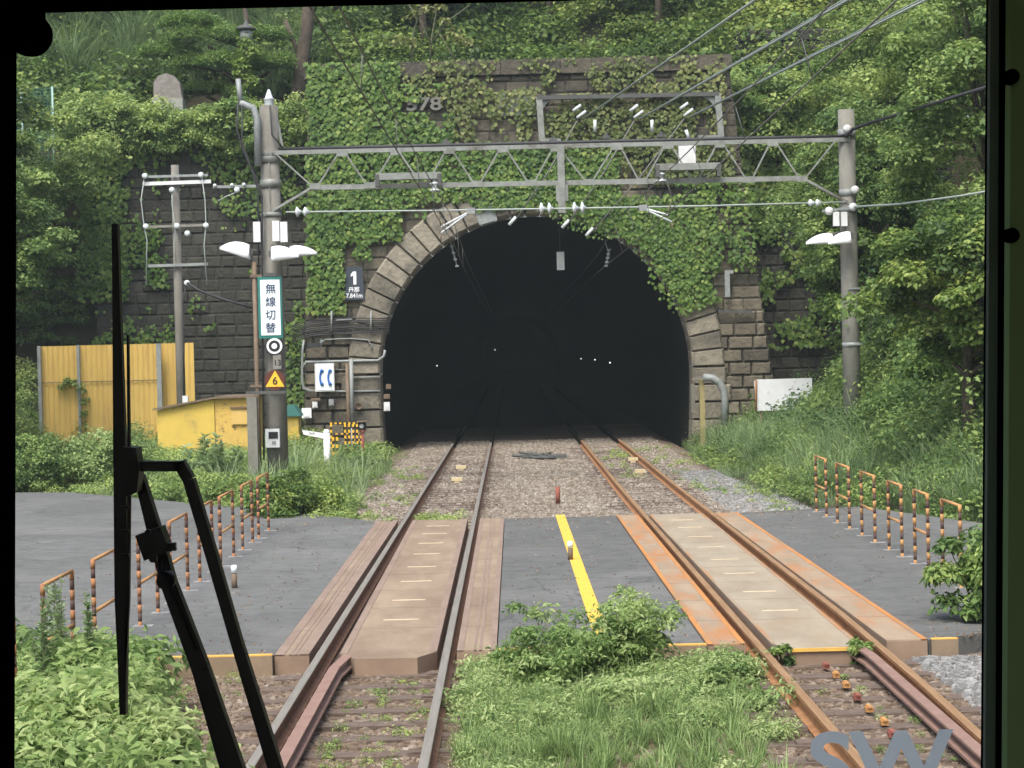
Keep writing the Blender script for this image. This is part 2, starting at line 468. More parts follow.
# ------------------------------------------------------------------ terrain
def lerp(x, xs, ys): return float(np.interp(x, xs, ys))
def x_right(Y): return lerp(Y, [12, 20, 30, 36, 43, 50, 60], [5.2, 7.6, 6.9, 5.5, 5.0, 4.9, 5.3])
def ground(X, Y):
    z = -.30
    xr = x_right(Y)
    if X > xr:
        t = X-xr
        k = min(1, max(0, (Y-46)/5)); brk = 2.4 + 1.9*k
        z += (.42 - .24*k)*min(t, brk) + 1.15*max(0, t-brk)
    if X < -12.5 and Y > 38:
        z += min(1, (Y-38)/8) * 1.2*(-12.5-X)
    if X < -3.6 or X > xr:
        z += .12*(float(vnoise(X, Y, 3, .5))-.5)
    return min(z, 30)
def sheet(name, xs, ys, fz, mt):
    me = bpy.data.meshes.new(name)
    v = [(x, y, fz(x, y)) for y in ys for x in xs]
    nx = len(xs)
    f = [(j*nx+i, j*nx+i+1, (j+1)*nx+i+1, (j+1)*nx+i) for j in range(len(ys)-1) for i in range(nx-1)]
    me.from_pydata(v, [], f); me.materials.append(mt)
    for p in me.polygons: p.use_smooth = True
    o = link_mesh(name, me); tag(o, kind='structure'); return o
xs = [-400, -200, -100, -60, -40] + list(np.arange(-30, 30.1, .75)) + [40, 60, 100, 200, 400]
ys = [-400, -200, -100, -50, -20, 0, 6] + list(np.arange(10, 59.5, .9)) + [59.6]
sheet('ground', xs, ys, ground, M['soil'])
def hill(X, Y):
    base = 9.0 if -13 < X < 9 else 9.0 + .15*max(0, abs(X+2)-11)
    z = base + .80*max(0, Y-63.0) + .8*(float(vnoise(X, Y, 9, .22))-.5)*min(1, max(0, (Y-63)/3))
    return min(z, 70)
hx = [-300, -150, -80, -50] + list(np.arange(-36, 36.1, 1.5)) + [50, 80, 150, 300]
sheet('hillside', hx, [62.0, 63, 64, 66, 68, 71, 75, 80, 86, 93, 102, 115, 135, 170, 300], hill, M['soil'])
# steep rock either side of the masonry that closes the step between the ground and the hillside
mb = MB()
for x0, x1 in ((-300, -12.6), (11.5, 300)):
    mb.box(x0, x1, 61.6, 62.6, -1, 9.2 if x0 < 0 else 9.2)
tag(mb.build('rock_slope', M['soil']), kind='structure')

# track bed: a sheet 4 mm above the ground, from behind the train to the tunnel end
BED = -.18
def bed(X, Y):
    e = min(X+3.3, 4.6-X)
    z = BED + min(0, e*.35) + .03*(float(vnoise(X, Y, 21, 1.3))-.5)
    return max(z, -.296)
sheet('track_bed', list(np.arange(-3.65, 5.01, .24)), list(np.arange(-40, 10, 2.0)) + list(np.arange(10, 58.4, .6)) + [58.5, 59.5, 61, 63, 66, 70, 76], bed, M['ballast'])
sheet('tunnel_floor', [-4.2, 0, 5.6], [75.9, 80, 300], lambda x, y: -.2, M['tunnel_shade'])  # floor deep inside, its shade painted as a near-black colour

# ------------------------------------------------------------------ road over the crossing
YN, YF = 18.1, 32.4                      # near and far edge of the level crossing
def road_mesh(name, poly, z, mt, thick=.0):
    mb = MB(); mb.prism([Vector((x, y, z)) for x, y in poly], Vector((0, 0, -max(thick, .001))))
    o = mb.build(name, mt); tag(o, kind='structure'); return o
RZ = -.012
road_mesh('road', [(-60, 20), (-8, 18.6), (-2.225, YN), (-2.265, YF), (-3.6, 34.5), (-9.2, 41.5), (-14, 43), (-60, 50)], RZ, M['asphalt'], .4)
road_mesh('road', [(-.19, YN), (1.70, YN), (1.62, YF), (-.17, YF)], RZ, M['asphalt'], .4)
road_mesh('road', [(3.72, YN), (7.6, 20.5), (6.9, 29.5), (5.7, YF+.6), (3.62, YF)], RZ, M['asphalt'], .4)
# painted marks
mb = MB()
a, b = G(560, 515, RZ), G(592, 607, RZ)
dirv = (b-a).normalized(); sd_ = Vector((dirv.y, -dirv.x, 0))*.075
b2 = Vector((a.x + (b.x-a.x)*(YN-a.y)/(b.y-a.y), YN, a.z))
mb.prism([a-sd_+Vector((0,0,.005)), a+sd_+Vector((0,0,.005)), b2+sd_+Vector((0,0,.005)), b2-sd_+Vector((0,0,.005))], Vector((0,0,-.004)))
tag(mb.build('road_marking', M['yellow_line']), kind='structure')
# yellow-capped kerbs along the near edge of the road
mb = MB()
mb.box(-6.4, -2.225, YN-.09, YN-.002, -.30, .0, mi=0)
mb.box(-6.4, -2.225, YN-.085, YN-.01, .001, .012, mi=1)
mb.box(-.185, 1.70, YN-.09, YN-.002, -.30, .0, mi=0)
mb.box(-.185, 1.70, YN-.085, YN-.01, .001, .012, mi=1)
mb.box(3.74, 3.98, YN-.05, YN-.012, -.30, -.006, mi=0); mb.box(3.74, 3.98, YN-.048, YN+.02, -.004, .005, mi=1)
tag(mb.build('road_kerb', [M['kerb'], M['kerb_yellow']]), kind='structure')

# ------------------------------------------------------------------ tracks
def rail(x_pts, name, parent, side, head, flip=False):
    """a flat-bottom rail along (x, y) points; the head is a strip of its own material"""
    prof = [(-.06,-.153),(.06,-.153),(.06,-.14),(.012,-.12),(.010,-.045),(.034,-.035),(.034,-.004),(.028,0),(-.028,0),(-.034,-.004),(-.034,-.035),(-.010,-.045),(-.012,-.12),(-.06,-.14)]
    mb = MB(); k = len(prof)
    for (x, y) in x_pts:
        for px, pz in prof: mb.v.append(Vector((x+px, y, pz)))
    for i in range(len(x_pts)-1):
        for j in range(k):
            a = i*k+j; b = i*k+(j+1) % k
            mb.face([a, b, b+k, a+k], 1 if j in (6, 7, 8) else 0)
    return mb.build(name, [side, head], parent, smooth=False)
def track(label, xl, xr, side, head, sl_x0, sl_x1):
    t = empty('railway_track', (0, 20, 0), label, 'railway track')
    rail(xl, 'rail', t, side, head); rail(xr, 'rail', t, side, head)
    y = 10.2; n = 0
    mbs = MB()
    ys_ = []
    while y < YN-.35: ys_.append(y); y += .58
    y = YF+.4
    while y < 58: ys_.append(y); y += .58
    for y in ys_:
        mm = MB(); c = (lerp(y, [p[1] for p in xl], [p[0] for p in xl])+lerp(y, [p[1] for p in xr], [p[0] for p in xr]))/2
        dx = random.uniform(-.04, .04)
        mm.box(c-.98+dx, c+.98+dx, y-.10, y+.10, -.30, -.155)
        for s in (-1, 1):
            mm.box(c+s*.56-.15, c+s*.56+.15, y-.07, y+.07, -.154, -.1385)
        mm.build('sleeper', M['sleeper'], t)
    return t
LX = [(-1.80, -30), (-1.795, 12), (-1.80, 20), (-1.80, 40), (-1.80, 59.4)]
LXr = [(-.64, -30), (-.64, 12), (-.655, 20), (-.67, 40), (-.67, 59.4)]
RXl = [(2.19, -30), (2.20, 12), (2.16, 20), (2.06, 40), (2.03, 59.4)]
RXr = [(3.19, -30), (3.11, 12), (3.20, 16), (3.24, 20), (3.16, 40), (3.14, 59.4)]
trL = track('worn single line of railway on the left with steel bright rails passing the wiper side', LX, LXr, M['rail_side'], M['rail_head'], 0, 0)
trR = track('rusty orange railed line on the right leading into the tunnel', RXl, RXr, M['rust_side'], M['rust_head'], 0, 0)
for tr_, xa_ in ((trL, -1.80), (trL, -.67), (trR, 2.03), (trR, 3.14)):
    rail([(xa_, 59.405), (xa_, 150)], 'rail_in_tunnel', tr_, M['tunnel_shade'], M['tunnel_shade'])  # rails past the mouth coloured near black to imitate the tunnel's shade
def guard_rail(pts, parent):
    mb = MB()
    pts3 = [Vector((x, y, 0)) for x, y in pts]
    for a, b in zip(pts3[:-1], pts3[1:]):
        mb.bar(a+Vector((0,0,-.012)), b+Vector((0,0,-.012)), .09, .018, ref=Vector((0,0,1)))
        mb.bar(a+Vector((0,0,-.09)), b+Vector((0,0,-.09)), .13, .02, ref=Vector((0,0,1)))
    # bar() puts width along the horizontal because ref is up
    return mb.build('guard_rail', M['guard'], parent)
guard_rail([(-1.54, YN-.12), (-1.60, YN-.8), (-1.60, 8)], trL)
guard_rail([(3.02, YN-.15), (3.055, YN-.8), (2.98, 8)], trR)

def slab(name, label, xl0, xr0, xl1, xr1, mt, edge_mt, parts_dashes=None, chamfer=0.0, edge_w=.06, edges=(True, True), z=0.0, y1=YF):
    """a deck panel between the near and far edge: x at near end, x at far end"""
    o = empty(name, ((xl0+xr0)/2, YN, 0), label, 'crossing deck', 'deck panels of the level crossing')
    mb = MB()
    c = chamfer
    top = z-.006
    if c:
        poly = [(xl0+c*.9, YN-.35), (xr0-c*.9, YN-.35), (xr0, YN), (xr1, y1), (xl1, y1), (xl0, YN)]
    else:
        poly = [(xl0, YN), (xr0, YN), (xr1, y1), (xl1, y1)]
    # split the top into boards along the road so that joints show
    nseg = 9
    mb.prism([Vector((x, y, top-.012)) for x, y in poly], Vector((0, 0, -.20)), mi=1)
    for k in range(nseg):
        ya, yb = YN + (y1-YN)*k/nseg, YN + (y1-YN)*(k+1)/nseg
        def xx(y, a0, a1): return a0 + (a1-a0)*(y-YN)/(y1-YN)
        g = .012
        if k == 0 and c:
            p = [(xl0+c*.9, YN-.35), (xr0-c*.9, YN-.35), (xr0, YN), (xx(yb, xr0, xr1), yb-g), (xx(yb, xl0, xl1), yb-g), (xl0, YN)]
        else:
            p = [(xx(ya, xl0, xl1), ya+g), (xx(ya, xr0, xr1), ya+g), (xx(yb, xr0, xr1), yb-g), (xx(yb, xl0, xl1), yb-g)]
        mb.prism([Vector((x, y, top)) for x, y in p], Vector((0, 0, -.0115)), mi=0)
    mb.build('deck_plate', [mt, M['slab_side']], o)
    eb = MB()
    for on, x0, x1, s in ((edges[0], xl0, xl1, 1), (edges[1], xr0, xr1, -1)):
        if on:
            eb.prism([Vector((x0, YN, top+.004)), Vector((x0+s*edge_w, YN, top+.004)), Vector((x1+s*edge_w, y1, top+.004)), Vector((x1, y1, top+.004))], Vector((0,0,-.003)))
    if not c and mt is M['slab']:
        for fr in (.42, .56):
            a0, a1 = xl0+(xr0-xl0)*fr, xl1+(xr1-xl1)*fr
            eb.prism([Vector((a0, YN, top+.004)), Vector((a0+.025, YN, top+.004)), Vector((a1+.025, y1, top+.004)), Vector((a1, y1, top+.004))], Vector((0,0,-.003)))
    if eb.v: eb.build('edge_strip', edge_mt, o)
    if parts_dashes:
        for (yy, wd) in parts_dashes:
            cx = ((xl0+xr0)/2)*(1-(yy-YN)/(y1-YN)) + ((xl1+xr1)/2)*(yy-YN)/(y1-YN)
            db = MB(); db.box(cx-wd/2, cx+wd/2, yy-.03, yy+.03, top+.001, top+.005)
            db.build('lifting_slot', M['slot'], o)
    return o
dY = [20.3, 21.9, 23.7, 25.3, 26.9, 28.4, 29.9, 31.2]
slab('crossing_deck', 'brown deck panel outside the left rail of the left track', -2.215, -1.90, -2.255, -1.90, M['slab'], M['slab_edge'], edge_w=.09)
slab('crossing_deck', 'wide brown deck panel with pale slots between the rails of the left track', -1.62, -.74, -1.66, -.77, M['slab'], M['slab_edge'], [(y, .36) for y in dY], chamfer=.18, edge_w=.07)
slab('crossing_deck', 'narrow brown deck panel on the right side of the left track', -.56, -.20, -.57, -.18, M['slab'], M['slab_edge'], edge_w=.06)
slab('crossing_deck', 'orange edged rusty deck panel left of the right hand track', 1.715, 2.06, 1.64, 1.99, M['slab_rust'], M['orange_edge'], edge_w=.05)
slab('crossing_deck', 'pale grey concrete deck panel between the rails of the right hand track', 2.29, 3.07, 2.17, 3.03, M['slab_grey'], M['slab_rust'], [(y, .36) for y in dY], chamfer=.12, edge_w=.04)
slab('crossing_deck', 'orange edged rusty deck panel right of the right hand track', 3.34, 3.71, 3.24, 3.61, M['slab_rust'], M['orange_edge'], edge_w=.055, edges=(False, True))
mb = MB(); mb.box(2.40, 2.98, YN-.375, YN-.352, -.035, -.004)
mb.build('yellow_lip', M['kerb_yellow'], None)
lip = bpy.data.objects['yellow_lip']; tag(lip, 'yellow painted edge strip on the front of the right hand deck panel', 'edge strip')

# cable cleats down the middle of the right track
for i, (px, py) in enumerate(((826,666),(836,675),(846,685),(857,697),(869,709),(884,722),(892,734),(905,748))):
    p = G(px, py, -.12)
    b = MB(); b.obox(p, (.055,.09,.035)); b.obox(p+Vector((0,0,.022)), (.035,.12,.014))
    o = b.build('cable_cleat', M['amber'] if i % 3 else M['red_post'])
    tag(o, 'small orange cleat in the line of cleats on the sleepers of the right hand track', 'cleat', 'cleats on the right track sleepers')
# yellow ATS style markers and rod between rails beyond the crossing
for (px, py, lb) in ((461,467,'pale yellow marker block between the left rails, the one nearer the tunnel'), (457,479,'pale yellow marker block between the left rails, the one nearer the road'),
                     (633,459,'pale yellow marker block between the right rails, the one nearer the tunnel'), (640,471,'pale yellow marker block between the right rails, the one nearer the road')):
    p = G(px, py, -.08)
    b = MB(); b.obox(p, (.24,.20,.07)); b.obox(p+Vector((0,-.02,-.06)), (.13,.14,.06))
    o = b.build('marker_block', mat('marker', (.62,.52,.3), .7, (.5,.4,.24), 8)); tag(o, lb, 'marker block')

# loose stones of the ballast
def stones(name, n, fx, size, mt, seed):
    rng = np.random.default_rng(seed)
    X, Y, Z = fx(rng, n)
    n = len(X)
    base = np.array([[-1,-1,-.6],[1,-1,-.6],[1,1,-.6],[-1,1,-.6],[-.6,-.6,.7],[.7,-.6,.6],[.5,.6,.8],[-.7,.6,.6]], float)
    quads = np.array([[0,1,5,4],[1,2,6,5],[2,3,7,6],[3,0,4,7],[4,5,6,7]])
    s = size*rng.uniform(.5, 1.3, n)
    V = base[None]*s[:, None, None]*rng.uniform(.6, 1.2, (n, 1, 3)) + rng.normal(0, .12, (n, 8, 3))*s[:, None, None]
    a = rng.uniform(0, 6.28, n); c, sn = np.cos(a), np.sin(a)
    x = V[..., 0]*c[:, None]-V[..., 1]*sn[:, None]; y = V[..., 0]*sn[:, None]+V[..., 1]*c[:, None]
    V = np.stack([x+X[:, None], y+Y[:, None], V[..., 2]+Z[:, None]], -1)
    Q = V[:, quads].reshape(-1, 4, 3); T = np.repeat(np.clip(rng.beta(2, 2.5, n), 0, 1), 5)
    o = link_mesh(name, quad_mesh(name, Q, T, mt)); return o
def bz(X, Y): return np.array([bed(a, b) for a, b in zip(X, Y)])
def f_near(rng, n):
    Y = rng.uniform(11.5, YN-.1, n); X = rng.uniform(-3.3, 4.6, n); return X, Y, bz(X, Y)-.008
def f_far(rng, n):
    Y = YF+.1 + (64-YF)*rng.uniform(0, 1, n)**1.25; X = rng.uniform(-3.0, 4.4, n); return X, Y, bz(X, Y)+.008
tag(stones('ballast_stones', 26000, f_near, .031, M['stone_gravel'], 1), 'brown crushed stone lying around the sleepers nearest the train', 'ballast', kind='stuff')
M['stone_pale'] = mat('stone_pale', (1,1,1), .9, (.75,.70,.66), 1.2, tint=((.16,.135,.105),(.44,.41,.36),(.5,(.27,.235,.19))))
tag(stones('ballast_stones', 42000, f_far, .032, M['stone_pale'], 2), 'brown and grey crushed stone between the crossing and the tunnel', 'ballast', kind='stuff')
def f_grit(rng, n):
    k = rng.random(n); X = np.where(k < .45, rng.uniform(-6, -2.3, n), np.where(k < .75, rng.uniform(-.1, 1.6, n), rng.uniform(3.75, 5.5, n)))
    e = rng.beta(.35, .35, n); Y = YN+.15+(YF-.3-YN)*e; return X, Y, np.full(n, RZ+.004)
tag(stones('road_grit', 1500, f_grit, .011, M['stone_gravel'], 7), 'loose grit scattered on the asphalt of the crossing', 'grit', kind='stuff')
def f_grey(rng, n):
    k = rng.random(n) < .45
    Y = np.where(k, rng.uniform(12, 18.0, n), rng.uniform(YF+.3, 46, n))
    X = np.where(k, rng.uniform(3.55, 4.9, n), rng.uniform(3.7, 5.3, n))
    return X, Y, np.maximum(bz(np.minimum(X, 4.9), Y), -.28)+.02
tag(stones('grey_gravel', 11000, f_grey, .03, M['grey_gravel'], 3), 'pale grey gravel heaped beside the right hand track', 'gravel', kind='stuff')

# ------------------------------------------------------------------ tunnel portal
YP = 58.5
TC, TR, TZ = .72, 4.56, 2.12            # centre x, radius, height of the springing
def wall_x(z):                           # battered outer edges of the portal block
    xl = lerp(z, [-.5, 11.3], [-6.15, -5.72]); xr = lerp(z, [-.5, 2, 6.5, 11.3], [8.0, 7.6, 7.02, 6.5]); return xl, xr
ZT = 11.15
def inner_x(z, r=TR):
    if z >= TZ:
        return math.sqrt(max(r*r-(z-TZ)**2, 0))
    return r - .10*((TZ-z)/2.6)**2
portal = empty('tunnel_portal', (TC, YP, -.3), 'tall stone tunnel portal with rusticated blocks and a dark horseshoe arch', 'tunnel portal')
def pillow(mb, x0, x1, z0, z1, y, dep, t, slope=(0, 0)):
    g = .009; i = min(.045, (x1-x0)*.2)
    n = len(mb.v); jj = random.uniform(-.02, .03)
    for (x, z, yy) in ((x0+g, z0+g, y), (x1-g, z0+g, y), (x1-g, z1-g, y), (x0+g, z1-g, y),
                       (x0+g+i, z0+g+i, y-dep-jj), (x1-g-i, z0+g+i, y-dep-jj), (x1-g-i, z1-g-i, y-dep-jj), (x0+g+i, z1-g-i, y-dep-jj)):
        mb.v.append(Vector((x, yy, z)))
    mb.face([n+4, n+5, n+6, n+7], 0, t)
    for k in range(4):
        a, b = k, (k+1) % 4
        mb.face([n+a, n+b, n+4+b, n+4+a], 0, t)
# backing wall with the arch cut out, in strips
mb = MB(); nz = 60
zs = [-.5 + (TZ+TR+.5)*i/nz for i in range(nz+1)]
for z0, z1 in zip(zs[:-1], zs[1:]):
    for s in (-1, 1):
        e0, e1 = wall_x(z0), wall_x(z1)
        i0, i1 = inner_x(z0, TR+.02), inner_x(z1, TR+.02)
        if s < 0: q = [(e0[0], z0), (TC-i0, z0), (TC-i1, z1), (e1[0], z1)]
        else: q = [(TC+i0, z0), (e0[1], z0), (e1[1], z1), (TC+i1, z1)]
        n = len(mb.v)
        for x, z in q: mb.v.append(Vector((x, YP, z)))
        mb.face([n, n+1, n+2, n+3])
ztop = TZ+TR
for z0, z1 in ((ztop, ZT),):
    e0, e1 = wall_x(z0), wall_x(z1); n = len(mb.v)
    for x, z in ((e0[0], z0), (e0[1], z0), (e1[1], z1), (e1[0], z1)): mb.v.append(Vector((x, YP, z)))
    mb.face([n, n+1, n+2, n+3])
# sides and top of the block
for s in (0, 1):
    for z0, z1 in ((-.5, 2), (2, 6.5), (6.5, ZT)):
        n = len(mb.v); a0, a1 = wall_x(z0)[s], wall_x(z1)[s]
        for p in ((a0, YP, z0), (a0, YP+4, z0), (a1, YP+4, z1), (a1, YP, z1)): mb.v.append(Vector(p))
        mb.face([n, n+1, n+2, n+3])
n = len(mb.v); a0, a1 = wall_x(ZT)
for p in ((a0, YP, ZT), (a1, YP, ZT), (a1, YP+4, ZT), (a0, YP+4, ZT)): mb.v.append(Vector(p))
mb.face([n, n+1, n+2, n+3])
mb.build('backing_wall', M['mortar'], portal, smooth=False)
mb = MB(); z = -.45; row = 0
RM = TR+.42
while z < ZT-.5:
    h = .36 if z > 3.0 else .38
    z1 = min(z+h, ZT-.42)
    e0 = wall_x((z+z1)/2)
    segs = []
    zl = max(z, TZ)
    if z < TZ+RM:
        ix = inner_x(zl, RM) if z1 > TZ else RM
        segs = [(e0[0], TC-ix), (TC+ix, e0[1])]
    else: segs = [e0]
    for (a, b) in segs:
        bw = .60 if z > 3 else .66
        x = a - (bw/2 if row % 2 else 0)
        while x < b-.05:
            x1 = x + bw*random.uniform(.85, 1.15)
            xa, xb = max(x, a), min(x1, b)
            if b-xb < .2: xb = b; x1 = b
            if xb-xa > .08:
                low = z1 < 3.6
                near = math.hypot((xa+xb)/2-TC, (z+z1)/2-TZ) < TR+2.2
                t = min(1, max(0, random.gauss(.70 if low or near else .30, .16)))
                pillow(mb, xa, xb, z, z1, YP-.004, .09 if low else .03, t)
            x = x1
    z = z1; row += 1
mb.build('masonry', M['block_stone'], portal, smooth=False)
# coping
mb = MB(); a0, a1 = wall_x(ZT); x = a0-.12
while x < a1:
    x1 = min(x+random.uniform(.8, 1.1), a1+.12)
    mb.box(x+.01, x1-.01, YP-.16, YP+.6, ZT-.40, ZT+.03, t=random.uniform(.15, .5)); x = x1
mb.build('coping', M['block_stone'], portal, smooth=False)
# voussoirs
mb = MB()
nv = 33
angs = [math.pi*i/nv for i in range(nv+1)]
def wedge(pts, t):
    y0, y1 = YP-.10, YP-.19
    c = Vector((sum(p[0] for p in pts)/4, 0, sum(p[1] for p in pts)/4))
    n = len(mb.v)
    for (x, z) in pts: mb.v.append(Vector((x, YP+1.0, z)))
    for (x, z) in pts: mb.v.append(Vector((x, y0, z)))
    for (x, z) in pts: mb.v.append(Vector((x+(c.x-x)*.14, y1, z+(c.z-z)*.14)))
    for k in range(4):
        a, b = k, (k+1) % 4
        mb.face([n+a, n+b, n+4+b, n+4+a], 0, t); mb.face([n+4+a, n+4+b, n+8+b, n+8+a], 0, t)
    mb.face([n+8, n+9, n+10, n+11], 0, t)
for a, b in zip(angs[:-1], angs[1:]):
    g = .0018; ro = TR+.95+random.uniform(-.03, .03)
    a += g; b -= g
    wedge([(TC+TR*math.cos(a), TZ+TR*math.sin(a)), (TC+ro*math.cos(a), TZ+ro*math.sin(a)), (TC+ro*math.cos(b), TZ+ro*math.sin(b)), (TC+TR*math.cos(b), TZ+TR*math.sin(b))], random.uniform(.15, .9))
for s in (-1, 1):
    z0 = -.45; h = .51
    while z0 < TZ-.1:
        z1 = min(z0+h, TZ)
        i0, i1 = inner_x(z0), inner_x(z1)
        ww = 1.0 + random.choice((0, .0, .14))
        wedge([(TC+s*i0, z0+.015), (TC+s*(i0+ww), z0+.015), (TC+s*(i1+ww), z1-.012), (TC+s*i1, z1-.012)], random.uniform(.05, .6))
        z0 = z1
mb.build('arch_ring', M['ring_stone'], portal, smooth=False)
# relief digits and blank plaque on the upper wall
def text(s, size, loc, mt, parent, name='lettering', ext=.004, rot=(math.pi/2, 0, 0), sx=1.0, bold=0.0, mono=False):
    cu = bpy.data.curves.new(name, 'FONT'); cu.body = s; cu.size = size; cu.extrude = ext; cu.align_x = 'CENTER'; cu.align_y = 'CENTER'
    cu.offset = bold
    tmp = bpy.data.objects.new('tmp', cu); COL.objects.link(tmp)
    bpy.context.view_layer.update()
    me = bpy.data.meshes.new_from_object(tmp.evaluated_get(bpy.context.evaluated_depsgraph_get()))
    bpy.data.objects.remove(tmp)
    me.materials.clear(); me.materials.append(mt)
    R = Matrix.Translation(Vector(loc)) @ Matrix.Rotation(rot[0], 4, 'X') @ Matrix.Diagonal((sx, 1, 1, 1))
    me.transform(R)
    me.name = name
    return link_mesh(name, me, parent)
text('578', .52, P(424, 105, YP-.13), mat('relief', (.15,.15,.13), .9), portal, 'year_numerals', .10, sx=1.35, bold=.012)
mb = MB(); a, b = P(497, 97, YP-.1), P(536, 115, YP-.1)
mb.box(a.x, b.x, YP-.11, YP-.065, b.z, a.z); mb.build('plaque', M['cement'], portal)
mb = MB(); p = P(486, 215, YP-.2)
mb.obox(p+Vector((0,0,.02)), (.55,.04,.5), Matrix.Rotation(-.25, 3, 'Y')); mb.build('keystone_panel', M['galv'], portal)

# tunnel bore
tun = empty('tunnel_bore', (TC, YP+1, 0), 'dark soot blackened tunnel bore with two tracks running inside', 'tunnel')
mb = MB(); prof = []
for z in np.linspace(-.6, TZ, 7)[:-1]: prof.append((TC+inner_x(z), z))
for i in range(29):
    a = math.pi*i/28; prof.append((TC+TR*math.cos(a), TZ+TR*math.sin(a)))
for z in np.linspace(TZ, -.6, 7)[1:]: prof.append((TC-inner_x(z), z))
ysb = [YP+1.0, YP+3, YP+8, YP+20, YP+60, YP+150, YP+240]
for y in ysb:
    for x, z in prof: mb.v.append(Vector((x, y, z)))
k = len(prof)
for i in range(len(ysb)-1):
    for j in range(k-1): mb.face([i*k+j, i*k+j+1, (i+1)*k+j+1, (i+1)*k+j], 0, .5, True)
mb.face([(len(ysb)-1)*k+j for j in range(k)])
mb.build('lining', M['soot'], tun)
# lamps inside the bore, on its walls
for (px, py, Y, sz) in ((643,364,85,.055),(610,363,105,.05),(595,360,125,.05),(581,359,150,.05),(437,366,95,.035),(495,350,110,.03)):
    p = P(px, py, Y)
    b = MB(); b.obox(p, (sz, sz, sz*.8)); b.obox(p+Vector((0,sz,sz*.7)), (sz*1.3, sz, sz*.5))
    tag(b.build('tunnel_lamp', M['lamp_glow']), 'tiny lit lamp seen deep inside the dark tunnel', 'lamp', 'lamps inside the tunnel')

# ------------------------------------------------------------------ retaining walls either side
def retaining(label, x0, x1, z1, y, seed, mt=M['wall_dark'], ret=None):
    o = empty('retaining_wall', ((x0+x1)/2, y, 0), label, 'wall')
    mb = MB(); mb.box(x0, x1, y, y+.6, -.6, z1); mb.build('wall_core', M['mortar'], o)
    mb = MB(); z = -.5; row = 0; random.seed(seed)
    while z < z1-.1:
        zz = min(z+.35, z1); x = x0 - (.25 if row % 2 else 0)
        while x < x1-.05:
            xb = x+.50*random.uniform(.75, 1.3)
            xa, xc = max(x, x0), min(xb, x1)
            if xc-xa > .1: pillow(mb, xa, xc, z, zz, y-.003, .03, min(1, max(0, random.gauss(.4, .22))))
            x = xb
        z = zz; row += 1
    mb.build('masonry', mt, o, smooth=False)
    return o
retaining('dark stone block retaining wall behind the yellow fence, left of the portal', -12.6, -5.0, 9.3, 61.0, 5)
retaining('dark mossy stone retaining wall right of the portal behind the concrete pole', 6.3, 13.5, 8.6, 61.0, 6)
# upper terrace wall in the wood above right
o = empty('terrace_wall', (10, 66, 9), 'brown weathered terrace wall in the trees above the right end of the portal', 'wall')
mb = MB(); z = 9.0; random.seed(11)
while z < 12.9:
    x = 7.6
    while x < 12.6:
        xb = x+random.uniform(.5, .9); pillow(mb, x, xb, z, z+.4, 65.6, .06, random.uniform(.1, .7)); x = xb
    z += .4
mb.build('masonry', M['wall_dark'], o, smooth=False)
mb = MB(); mb.box(7.6, 13.0, 65.62, 66.2, 8.0, 13.0); mb.build('wall_core', M['mortar'], o)

# ------------------------------------------------------------------ catenary poles and truss (Y = 42)
YT = 42.0
def px(n, Y=YT): return n*Y/F_PX          # a length of n pixels at distance Y, in metres
def px_bar(mb, a, b, wpx, Y=YT, d=None, mi=0, t=.5):
    w_ = px(wpx, Y); mb.bar(P(a[0], a[1], Y), P(b[0], b[1], Y), w_, d if d else w_, mi, t, ref=Vector((0, 1, 0)))
pl = P(270, 160, YT); 
lp = empty('catenary_pole', (pl.x, YT, -.3), 'thick concrete overhead line pole left of the tracks carrying the vertical white sign', 'pole', 'concrete poles of the overhead line')
mb = MB(); top = P(268, 106, YT)
mb.tube([Vector((pl.x, YT, -.4)), Vector((pl.x, YT, 3)), Vector((pl.x, YT, top.z))], [.232, .212, .195], 20)
mb.build('pole_shaft', M['concrete'], lp)
mb = MB()
for y, h in ((158, 10), (184, 8), (215, 4), (155, 4)):
    z = P(270, y, YT).z; mb.tube([Vector((pl.x, YT, z-px(h)/2)), Vector((pl.x, YT, z+px(h)/2))], .226, 20)
mb.bar((pl.x, YT-.215, P(270, 217, YT).z), (pl.x, YT-.215, P(270, 153, YT).z), .02, .012); mb.build('clamp_band', M['truss'], lp)
mb = MB(); c = P(269, 99, YT)
mb.lathe(c, [(.02, -.2), (.07, -.18), (.10, -.12), (.10, -.02), (.12, .0), (.08, .03), (.06, .10), (.02, .2)], 12)
mb.build('insulator', M['insul'], lp)
mb = MB(); mb.bar(P(276, 128, YT), P(270, 100, YT), .07, .07); mb.bar(P(283, 150, YT), P(277, 118, YT), .05, .05)
mb.build('top_bracket', M['truss'], lp)
# bent galvanised mast clamped to the pole
mb = MB(); mb.tube([P(258, 166, YT-.25), P(257, 118, YT-.25), P(253, 108, YT-.25), P(243, 104, YT-.25), P(240, 103, YT-.25)], .075, 8)
mb.tube([P(241, 104, YT-.25), P(238, 79, YT-.25)], .055, 8)
mb.build('cable_mast', M['galv'], lp)
mb = MB()
mb.tube([P(238, 103, YT-.3), P(237, 130, YT-.3), P(243, 150, YT-.3), P(256, 178, YT-.3), P(262, 196, YT-.3), P(262, 300, YT-.27), P(264, 460, YT-.27)], .022, 6)
mb.tube([P(242, 103, YT-.3), P(242, 140, YT-.3), P(250, 165, YT-.3), P(258, 190, YT-.3), P(259, 300, YT-.27)], .018, 6)
mb.tube([P(270, 106, YT-.25), P(272, 135, YT-.25), P(283, 148, YT-.2)], .02, 6)
mb.build('riser_cable', M['cable'], lp)
mb = MB()
for (a, b) in ((257, 232), (276, 231), (284, 232)):
    mb.obox(P(a, b, YT-.35), (px(7), .10, px(20)))
mb.build('junction_box', M['grey_white'], lp)
